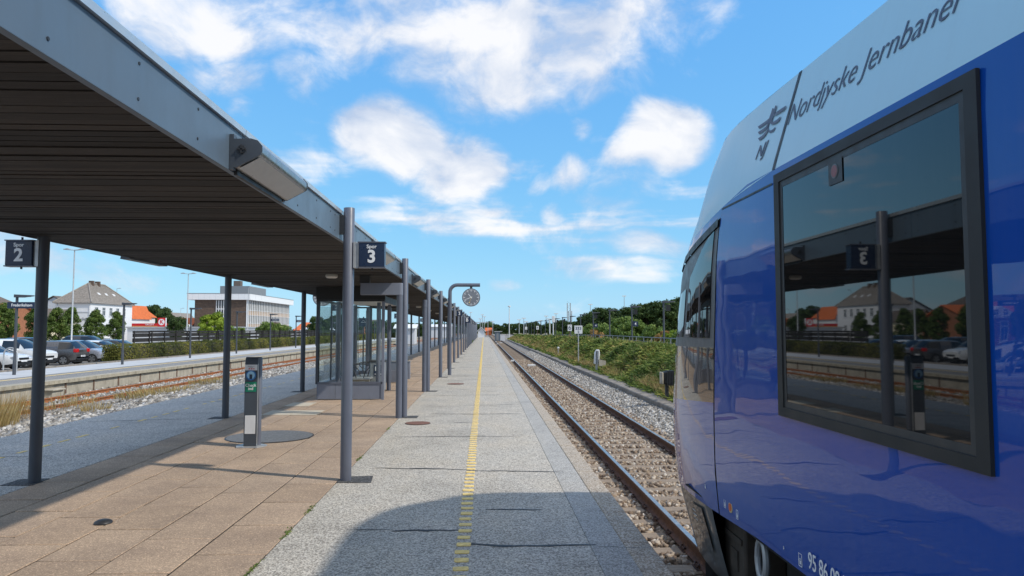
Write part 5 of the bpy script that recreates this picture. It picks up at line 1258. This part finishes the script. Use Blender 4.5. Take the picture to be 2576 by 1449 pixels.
def wnd(t, x, y, z, w, h, face, mul=True):
    """window with frame, set proud of a wall that faces -y or +x"""
    o = empty('window', (x, y, z)); o.parent = t; o.rotation_euler = (0, 0, 0 if face == 'y' else R(90))
    b = MB(); b.box(-w/2, w/2, -.03, .0, 0, h); b.build('pane', M['house_glass'], o)
    b = MB(); f = .09
    for q in ((-w/2 - .04, -w/2 + f, 0, h), (w/2 - f, w/2 + .04, 0, h), (-w/2 + f, w/2 - f, 0, f), (-w/2 + f, w/2 - f, h - f, h)): b.box(q[0], q[1], -.07, -.031, q[2], q[3])
    if mul: b.box(-.035, .035, -.065, -.031, f, h - f); b.box(-w/2 + f, -.036, -.065, -.031, h * .6, h * .6 + .06); b.box(.036, w/2 - f, -.065, -.031, h * .6, h * .6 + .06)
    b.build('frame', M['white_metal'], o); b = MB(); b.box(-w/2 - .1, w/2 + .1, -.14, 0, -.08, -.001); b.build('sill', M['shade_white'], o)
GZ = -.43
t, rf, (X0, X1, Y1, e, r) = house('white_house', 'large white house with a grey tiled hip roof behind the parking lot', -82.6, -76.0, 141.5, 158, GZ, 7.0, 10.9, 'white_render', 'tile_grey', 5.2)
# roof tile courses and hip caps
tl = MB()
for k in range(1, 26):
    f0 = k / 26; z = e - .1 + (r - e + .1) * f0; ins = (X1 + .35) * (1 - f0)
    y0_ = -.35 + (5.2 + .35) * f0; y1_ = Y1 + .35 - (5.2 + .35) * f0
    p = MB(); p.box(ins - .02, ins + .06, y0_, y1_, z + .10, z + .16); p.box(-ins, ins, y0_ - .06, y0_ + .02, z + .10, z + .16); p.build('tile_course', M['tile_grey_dark'], rf)
for (a_, b_) in (((X1 + .35, -.35, e - .1), (0, 5.2, r)), ((X0 - .35, -.35, e - .1), (0, 5.2, r)), ((X1 + .35, Y1 + .35, e - .1), (0, Y1 - 5.2, r)), ((0, 5.2, r), (0, Y1 - 5.2, r))):
    MB().cyl(Vector(a_) + Vector((0, 0, .2)), Vector(b_) + Vector((0, 0, .2)), .14, n=6).build('ridge_cap', M['tile_grey'], rf)
for y in (6.3, 8.6): b = MB(); b.box(-.4, .4, y - .35, y + .35, r - .3, r + .75); b.build('chimney', M['brick_brown'], rf)
for yy in (2.2, 4.9, 7.6, 10.3, 13.0): wnd(t, X1, yy, 4.95, 1.25, 1.75, 'x'); wnd(t, X1, yy, 1.5, 1.25, 1.75, 'x')
for k, yy in enumerate((5.2, 8.0, 11.0)): b = MB(); b.box(-.3, .3, 0, .9, 0, .1); o = b.build('roof_light', M['white_metal'], rf, loc=(X1 * .55, yy, e + (r - e) * .47 + .12)); o.rotation_euler = (0, R(47), 0)
b = MB(); b.box(X0 - .01, X1 + .01, -.10, -.003, 5.6, 5.75); b.build('band', M['shade_white'], t); b = MB(); b.cyl((X1 - .15, -.08, 0), (X1 - .15, -.08, e - .1), .06, n=6); b.cyl((X0 + .4, -.08, 0), (X0 + .4, -.08, e - .1), .06, n=6); b.build('downpipe', M['shade_white'], t)
text('emblem', 'EF', 1.5, M['red_paint'], (-.6, -.06, 4.75), parent=t, bold=.03); text('lettering', 'Frederikshavn', .85, M['dark_print'], (1.9, -.06, 4.25), parent=t, sx=.75)
t, rf, q = house('dark_roofed_house', 'house with a dark pitched roof behind the white house', -93, -82.8, 150, 166, GZ, 5.6, 8.6, 'shade_white', 'tile_brown', 0, 'y')
b = MB(); b.box(q[1] - 1.5, q[1] + .3, -3.2, 0, 0, 6.0); b.build('glass_stair', M['house_glass'], t)
t, rf, q = house('red_brick_house', 'orange-roofed brick house at the left picture edge', -90, -74.8, 113, 125, GZ, 3.6, 5.9, 'brick_red', 'tile_orange', 0, 'x')
b = MB(); b.prism([(-2.0, 3.2), (2.0, 3.2), (2.0, 4.3), (0, 5.9), (-2.0, 4.3)], -.5, 2.5); d_ = b.build('gable', M['white_render'], t, fix=True, loc=(4.2, 0, -.4))
for xx in (-.75, .75): wnd(t, 4.2 + xx, -.5, 3.2, .9, 1.5, 'y')
for xx in (-5, -2.2, .6, 3.4, 6.0): wnd(t, xx, 0, 1.2, 1.3, 1.2, 'y')
t, rf, q = house('grey_roofed_house', 'house with a long brown-grey roof behind the brick house', -112, -87, 128, 142, GZ, 5.2, 8.2, 'cream_render', 'tile_brown', 3, 'x')
t, rf, q = house('cream_house', 'cream gabled house behind the first dark post', -78.6, -76.2, 128, 138, GZ, 3.3, 5.4, 'cream_render', 'tile_brown', 0, 'y')
t, rf, q = house('brick_annex', 'low brick house with an orange roof left of the picture', -70, -58, 62, 76, GZ, 3.4, 6.5, 'cream_render', 'tile_orange', 0, 'x')
t, rf, q = house('orange_roofed_house', 'white house with a bright orange hipped roof behind the filling station', at(482, 200), at(545, 200), 200, 206, GZ, 5.2, 7.6, 'white_render', 'tile_orange', 1.6, 'x')
wnd(t, -1.2, 0, 1.9, 1.2, 1.4, 'y'); wnd(t, 2.2, 0, 1.9, 1.2, 1.4, 'y'); b = MB(); b.box(-1.2, 1.2, -.0, .1, 0, .9); 
t, rf, q = house('gabled_house', 'small white house with a steep orange gable roof beside the white house', at(462, 188), at(494, 188), 188, 198, GZ, 4.6, 8.0, 'white_render', 'tile_orange', 0, 'y')
t, rf, q = house('grey_gabled_house', 'pale house with a light grey roof right of the filling station sign', at(610, 225), at(665, 225), 225, 240, GZ, 4.0, 7.0, 'white_render', 'tile_grey', 0, 'y')
t, rf, q = house('low_orange_house', 'low orange roof left of the office building', at(660, 215), at(722, 215), 215, 225, GZ, 3.2, 5.2, 'white_render', 'tile_orange', 0, 'x')
t, rf, q = house('far_orange_house', 'orange-roofed house right of the office building', at(1105, 260), at(1152, 260), 260, 275, GZ, 1.6, 4.4, 'white_render', 'tile_orange', 1, 'x')
t, rf, q = house('yellow_house', 'yellow gabled house seen through the shelter glass', at(1240, 200), at(1290, 200), 200, 214, GZ, 2.2, 4.6, 'cream_render', 'tile_orange', 0, 'y')
t, rf, q = house('brick_block', 'red brick block seen through the shelter glass', at(1340, 230), at(1400, 230), 230, 240, GZ, 4.3, 4.9, 'brick_red', 'tile_brown', 0, 'x')
t, rf, q = house('pale_shed', 'pale blue-grey shed with a lean-to roof beyond the shelter', at(1485, 110), at(1555, 110), 110, 114, GZ, 2.0, 2.5, 'shade_white', 'white_metal', 0, 'x')
t, rf, q = house('white_hall', 'long low white hall beyond the office building', at(1130, 190), at(1300, 190), 190, 205, GZ, 1.6, 2.3, 'white_render', 'white_metal', 0, 'x')
t, rf, q = house('white_hall', 'low white hall behind the far canopy posts', at(1590, 200), at(1690, 200), 200, 212, GZ, 2.6, 3.2, 'shade_white', 'white_metal', 0, 'x')
t, rf, q = house('white_shed', 'white gabled shed at the end of the platform', at(1793, 200), at(1817, 200), 200, 214, -.7, 1.3, 2.4, 'white_render', 'white_metal', 0, 'y')
t, rf, q = house('red_house', 'orange-red house at the far end of the track', at(1822, 330), at(1843, 330), 330, 340, -.7, 1.2, 2.6, 'tile_orange', 'tile_orange', 0, 'x')
t = thing('grey_cabin', 'small grey cabin with a flat roof beside the far track', 'cabin', (at(1868, 160), 160, -.7)); b = MB(); b.box(-.75, .45, -.8, .8, 0, 2.0); b.build('wall', M['fascia_paint'], t); b = MB(); b.box(-.9, .9, -.95, .95, 2.0, 2.16); b.build('roof', M['galv'], t); b = MB(); b.box(.46, 1.5, -.6, .6, 0, 1.2); b.build('annex', M['shade_white'], t); b = MB(); b.box(-.4, .1, -.82, -.802, .1, 1.8); b.build('door', M['grey_metal'], t)
t = thing('gantry', 'thin white signal gantry across the far tracks', 'gantry', (at(1830, 260), 260, -.7)); b = MB(); b.cyl((0, 0, 0), (0, 0, 5.2), .1, n=6); b.box(-4.5, .2, -.1, .1, 5.0, 5.25); b.build('frame', M['galv'], t)
for k, (x, y, s) in enumerate(((2.12, 54, .22), (3.1, 47, .5), (2.2, 118, .3), (3.0, 128, .5), (2.3, 140, .3))):
    b = MB(); b.box(-s / 2, s / 2, -.1, .1, 0, .12); tag(b.build('track_marker', M['white_paint'], bevel=.02, loc=(x, y, -.62)), f'small white block lying on the track, {ORD[k]} along the rails', 'marker', 'white blocks on the track')
# brown office building
def office():
    x0, x1, y0, y1 = at(722, 207) + .6, at(928, 207), 207, 252; t = thing('office_building', 'brown brick office block with a white roof band and strips of white-framed windows', 'building', (x1, y0, GZ)); H = 12.0 - GZ; W = x1 - x0; D = y1 - y0
    zf = 10.3 - GZ
    b = MB(); b.box(-W, -.3, 0, D, 0, zf); b.build('wall', M['brick_brown'], t)
    b = MB(); b.box(-W - 1.9, .9, -.9, D + .9, zf + .001, H); rf = b.build('roof_band', M['white_metal'], t); b = MB(); b.box(-W - 1.95, .95, -.95, D + .95, H + .001, H + .15); b.build('roof_edge', M['grey_metal'], rf)
    for k in range(1, 14): b = MB(); b.box(-W - 1.9 + k * 1.6, -W - 1.87 + k * 1.6, -.905, -.901, zf + .05, H); b.build('panel_joint', M['curtain'], rf)
    b = MB(); b.box(-10, -1.5, 6, 22, H + .16, H + 2.6); b.build('plant_room', M['grey_metal'], t); b = MB(); b.box(-6.5, -4.5, 7, 9, H + 2.61, H + 4.2); b.build('chimney', M['tile_brown'], t)
    # stair window on the end wall
    b = MB(); b.box(-8.7, -6.0, -.08, .0, 1.2, zf - .15); st = b.build('stair_window', M['house_glass'], t)
    for q in range(5): b = MB(); b.box(-8.78 + q * .68, -8.62 + q * .68, -.2, -.081, 1.2, zf - .15); b.build('mullion', M['white_metal'], st)
    for z in (3.2, 5.6, 8.0): b = MB(); b.box(-8.6, -6.1, -.14, -.081, z, z + .22); b.build('transom', M['white_metal'], st)
    for q in range(46):
        z = .8 + random.random() * (zf - 1.2); x = random.choice((random.uniform(-W + .2, -10.5), random.uniform(-5.8, -2.2))); l = random.uniform(.8, 2.0)
        b = MB(); b.box(x, x + l, -.035, -.002, z, z + .12); b.build('brick_course', M['brick_brown_light'], t)
    # long facade: three storeys of bays
    nb = 28; bw_ = D / nb; lv = [(.3, 2.2, 'w'), (2.25, 4.0, 'p'), (4.05, 6.35, 'w'), (6.4, 7.75, 'p'), (7.8, 10.05, 'w')]
    b = MB(); b.box(-.3, -.25, 0, D, 0, .3); b.build('plinth', M['curtain'], t)
    wm = MB(); wm.box(0, .05, .12, bw_ - .12, 0, 1); wme = wm.mesh('window', M['house_glass']); pmn = MB(); pmn.box(0, .08, .10, bw_ - .10, 0, 1); pme_ = pmn.mesh('spandrel_panel', M['panel_tan'])
    cu = MB(); cu.box(.052, .075, .14, bw_ * .55, .04, .96); cme__ = cu.mesh('curtain', M['curtain']); mu = MB(); mu.box(0, .26, -.10, .10, 0, 1); mme = mu.mesh('mullion', M['white_metal']); fr = MB(); fr.box(.0, .12, .1, .30, 0, 1); frm = fr.mesh('frame', M['white_metal'])
    for k in range(nb):
        for (z0, z1, kind) in lv:
            o = link('window' if kind == 'w' else 'spandrel_panel', wme if kind == 'w' else pme_, t, (-.299, k * bw_, z0)); o.scale = (1, 1, z1 - z0)
            if kind == 'w':
                if random.random() < .75: link('curtain', cme__, o)
                if random.random() < .6: link('frame', frm, o)
        o = link('mullion', mme, t, (-.28, k * bw_, .3)); o.scale = (1, 1, zf - .35)
    for z0, z1 in ((2.2, 2.25), (4.0, 4.05), (6.35, 6.4), (7.75, 7.8)): b = MB(); b.box(-.3, -.05, 0, D, z0, z1 + .02); b.build('ledge', M['white_metal'], t)
    b = MB(); b.box(-.1, 1.6, D * .52, D * .60, 0, 4.6); b.build('porch', M['brick_brown'], t)
office()
t = thing('low_annex', 'low flat pale annex in front of the brown office building', 'building', (-64, 150, GZ)); b = MB(); b.box(-9, 12, 0, 20, 0, 2.55); b.build('wall', M['shade_white'], t); b = MB(); b.box(-9.3, 12.3, -.3, 20.3, 2.551, 2.85); b.build('roof', M['galv'], t)
# filling station
t = thing('filling_station', 'filling station with a red and orange striped canopy', 'building', (at(490, 178), 178, GZ)); L_ = (at(652, 178) - at(490, 178))
b = MB(); b.box(0, L_, 0, 8, 3.15, 3.75); cn = b.build('canopy_fascia', M['red_paint'], t); b = MB(); b.box(0, L_, -.03, 8, 2.95, 3.149); b.build('orange_stripe', M['orange_paint'], t)
for x in (1.5, L_ / 2, L_ - 1.5): b = MB(); b.box(x - .2, x + .2, 3, 3.4, 0, 2.95); b.build('column', M['white_paint'], t)
b = MB(); b.box(-2, L_ - 2, 9, 16, 0, 3.6); b.build('shop', M['white_render'], t); text('lettering', 'CIRCLE K', .5, M['white_print'], (L_ * .45, -.04, 3.45), parent=t, bold=.01)
for k in range(4): b = MB(); b.box(.5 + k * 1.8, 2.0 + k * 1.8, 8.9, 8.98, .6, 2.6); b.build('shop_window', M['house_glass'], t)
t = thing('price_pylon', 'red filling station pylon with a white circled K', 'sign', (at(608, 165), 165, GZ)); h = zt(1193, 165) - GZ
b = MB(); b.box(-.85, .85, -.15, .15, .8, h); b.build('panel', M['red_paint'], t); b = MB(); b.cyl((0, -.152, h - .95), (0, -.16, h - .95), .70, n=28); c_ = b.build('disc', M['white_print'], t); text('letter', 'K', 1.15, M['red_paint'], (.02, -.17, h - .95), parent=c_, bold=.04)
b = MB(); b.box(.86, 1.0, -.16, .16, 0, h); b.build('post', M['white_paint'], t)
text('price', '1.46', .55, M['dark_print'], (0, -.16, 1.75), parent=t, bold=.01); text('price', '1.34', .55, M['dark_print'], (0, -.16, 1.15), parent=t, bold=.01)
t = thing('picket_fence', 'white board fence behind the lime trees', 'fence', (at(188, 100), 100, GZ))
b = MB(); L_ = at(420, 100) - at(188, 100); pk = MB(); pk.box(0, .17, 0, .03, 0, 1.05); pk_m = pk.mesh('picket', M['white_paint'])
for k in range(int(L_ / .2)): link('picket', pk_m, t, (k * .2, random.uniform(0, .02), random.uniform(-.02, .02)))
b.box(0, L_, .031, .08, .25, .35); b.box(0, L_, .031, .08, .75, .85); b.build('rail', M['white_paint'], t)

# ------------------------------------------------------------------ parked cars (front at +x in local axes)
def car(label, loc, rz, paint, kind='hatch', rear=False, scale=1.0, plate=''):
    t = thing('parked_car', label, 'car', loc, rz, 'cars in the parking lot'); t.scale = (scale,) * 3
    L_ = 4.1; hw = .86
    if kind == 'suv': roof = 1.62; st = [(-2.05, .55, .90, 0), (-1.98, .40, 1.05, 0), (-1.80, .36, 1.10, .62), (-1.45, .34, 1.12, 1.0), (-.9, .34, 1.10, 1.0), (-.2, .34, 1.08, 1.0), (.35, .34, 1.06, .98), (.80, .34, 1.06, .62), (1.10, .34, 1.06, .05), (1.6, .36, 1.00, 0), (1.95, .40, .92, 0), (2.08, .52, .80, 0)]
    elif kind == 'sedan': roof = 1.42; st = [(-2.25, .50, .85, 0), (-2.18, .36, 1.0, 0), (-1.7, .32, 1.02, .05), (-1.2, .30, .98, .75), (-.7, .30, .96, 1.0), (-.1, .30, .94, 1.0), (.40, .30, .93, .9), (.90, .30, .93, .40), (1.25, .30, .92, .03), (1.8, .32, .84, 0), (2.1, .36, .76, 0), (2.25, .50, .62, 0)]
    else: roof = 1.47; st = [(-2.0, .52, .92, 0), (-1.95, .36, 1.0, .02), (-1.80, .32, 1.02, .45), (-1.55, .30, 1.0, .93), (-.9, .30, .97, 1.0), (-.2, .30, .95, 1.0), (.30, .30, .94, .95), (.75, .30, .94, .52), (1.10, .30, .93, .04), (1.55, .32, .86, 0), (1.88, .36, .76, 0), (2.0, .50, .64, 0)]
    rows = []
    for i, (x, zb, belt, g_) in enumerate(st):
        w = hw * (1 - .10 * max(0, abs(x) / L_ * 2 - .72) / .28); zr = belt + (roof - belt) * g_
        wr = w * (.97 - .23 * g_)
        rows.append([(x, -w * .92, zb), (x, -w, zb + (belt - zb) * .38), (x, -w * .985, belt - .06), (x, -w * .96, belt), (x, -(w * .96 + (wr - w * .96) * .92), belt + (zr - belt) * .9), (x, -wr * .86, zr + .015), (x, 0, zr + .05 * (1 if g_ > .3 else .6)),
                     (x, wr * .86, zr + .015), (x, (w * .96 + (wr - w * .96) * .92), belt + (zr - belt) * .9), (x, w * .96, belt), (x, w * .985, belt - .06), (x, w, zb + (belt - zb) * .38), (x, w * .92, zb)])
    m = 13; V = [p for r_ in rows for p in r_]; body = []; side = []; screen = []
    for i in range(len(rows) - 1):
        g0, g1 = st[i][3], st[i+1][3]
        for k in range(m - 1):
            f = (i*m+k, i*m+k+1, (i+1)*m+k+1, (i+1)*m+k)
            if k in (3, 8) and (g0 > .3 and g1 > .3) and not (i % 3 == 1): side.append(f)
            elif k in (4, 5, 6, 7) and abs(g0 - g1) > .28: screen.append(f)
            else: body.append(f)
    body += [tuple(range(m)), tuple(range((len(rows)-1)*m + m - 1, (len(rows)-1)*m - 1, -1))]
    def part(nm, fs, mat):
        used = sorted({i for f in fs for i in f}); mp = {v: j for j, v in enumerate(used)}; b = MB(); b.add([V[i] for i in used], [tuple(mp[i] for i in f) for f in fs]); o = b.build(nm, mat, t, smooth=True, fix=True); return o
    part('body', body, M[paint])
    for kk in (3, 8):
        run = []
        for f in [q for q in side if q[0] % m == kk] + [None]:
            if run and (f is None or f[0] != run[-1][0] + m): part('side_window', run, M['car_glass']); run = []
            if f is not None: run.append(f)
    for nm, cond in (('windscreen', lambda q: V[q[0]][0] > 0), ('rear_window', lambda q: V[q[0]][0] <= 0)):
        fs = [q for q in screen if cond(q)]
        if fs: part(nm, fs, M['car_glass'])
    b = MB(); b.box(-1.9, 1.9, -hw * .84, hw * .84, .20, .42); b.build('underside', M['black_rubber'], t)
    wr_ = .32 if kind != 'suv' else .36
    for x in (-1.28, 1.26):
        for s in (-1, 1):
            b = MB(); b.cyl((x, s * (hw - .20), wr_), (x, s * (hw + .005), wr_), wr_, n=20); w_ = b.build('wheel', M['tyre'], t, smooth=True)
            b = MB(); b.cyl((x, s * (hw + .006), wr_), (x, s * (hw + .012), wr_), wr_ * .68, n=20); b.build('rim', M['alloy'], w_)
            b = MB()
            for q in range(5):
                a = q * 2 * math.pi / 5 + .3; c, d = math.cos(a), math.sin(a); b.cyl((x + c * wr_ * .52, s * (hw + .0125), wr_ + d * wr_ * .52), (x + c * wr_ * .52, s * (hw + .015), wr_ + d * wr_ * .52), wr_ * .15, n=6)
            b.build('rim_gap', M['black_rubber'], w_)
    xe = st[-1][0]; xs = st[0][0]; zb_ = st[-2][2]
    for s in (-1, 1):
        b = MB(); b.prism([(xe - .32, zb_ - .07), (xe - .06, zb_ - .18), (xe + .01, zb_ - .15), (xe - .10, zb_ + .0)], s * hw * .52, s * hw * .90); b.build('headlight', M['headlight'], t, fix=True)
        b = MB(); b.box(xs - .015, xs + .17, s * hw * .55, s * hw * .955, .80, 1.02); b.build('tail_light', M['tail_red'], t, bevel=.02)
        b = MB(); b.box(.70, .86, s * (hw + .02), s * (hw + .20), .98, 1.12); b.build('mirror', M[paint], t, bevel=.03)
    b = MB(); b.box(xe - .12, xe + .012, -.42, .42, .55, .68); b.build('grille', M['black_rubber'], t, bevel=.02); b = MB(); b.box(xe - .20, xe + .0, -.62, .62, .28, .42); b.build('bumper_intake', M['black_rubber'], t, bevel=.02)
    b = MB(); b.box(xe + .013, xe + .022, -.25, .25, .45, .545); p_ = b.build('number_plate', M['plate_white'], t); b = MB(); b.box(xs - .03, xs - .012, -.25, .25, .52, .62); p2 = b.build('number_plate', M['plate_white'], t)
    if plate: text('plate_text', plate, .085, M['dark_print'], (xs - .032, 0, .57), (R(90), 0, R(-90)), p2, bold=.001)
    b = MB(); b.box(xs - .02, xs + .3, -.70, .70, .34, .44); b.build('rear_bumper', M['black_rubber'], t, bevel=.02)
CZ = -.43
car('white saloon with black grille at the left picture edge, beside the hoop stand', (-27.4, 40.4, CZ), 0, 'car_white', 'sedan')
car('white off-roader behind the white saloon and the first dark post', (-27.5, 43.2, CZ), 0, 'car_white', 'suv')
car('dark grey hatchback showing its red tail light and number plate', (-27.1, 46.0, CZ), R(182), 'car_grey', 'hatch', plate='CJ 39 670')
car('silver hatchback facing us right of the dark grey one', (-26.7, 48.6, CZ), 0, 'car_silver', 'hatch')
car('white hatchback whose roof shows above the hedge end', (-27.1, 51.6, CZ), 0, 'car_white', 'sedan')
car('dark saloon whose roof shows above the hedge, nearest the fence', (-27.5, 55.0, CZ), 0, 'car_dark', 'sedan')
car('dark car in the back row behind the white off-roader', (-37, 56.0, CZ), 0, 'car_dark', 'sedan', scale=1.02)
car('dark car in the back row behind the first dark post', (-36.5, 59.5, CZ), 0, 'car_dark', 'hatch', scale=1.05)
car('dark estate car in the back row behind the silver and white cars', (-37, 68.5, CZ), 0, 'car_dark', 'suv')
car('grey car left of the white saloon, outside the picture edge', (-27.3, 37.6, CZ), 0, 'car_grey', 'hatch')
car('dark car in the back row behind the white saloon', (-36.8, 52.5, CZ), R(180), 'car_dark', 'suv')
# clean up: the haze of a clear day is negligible here; nothing else to add
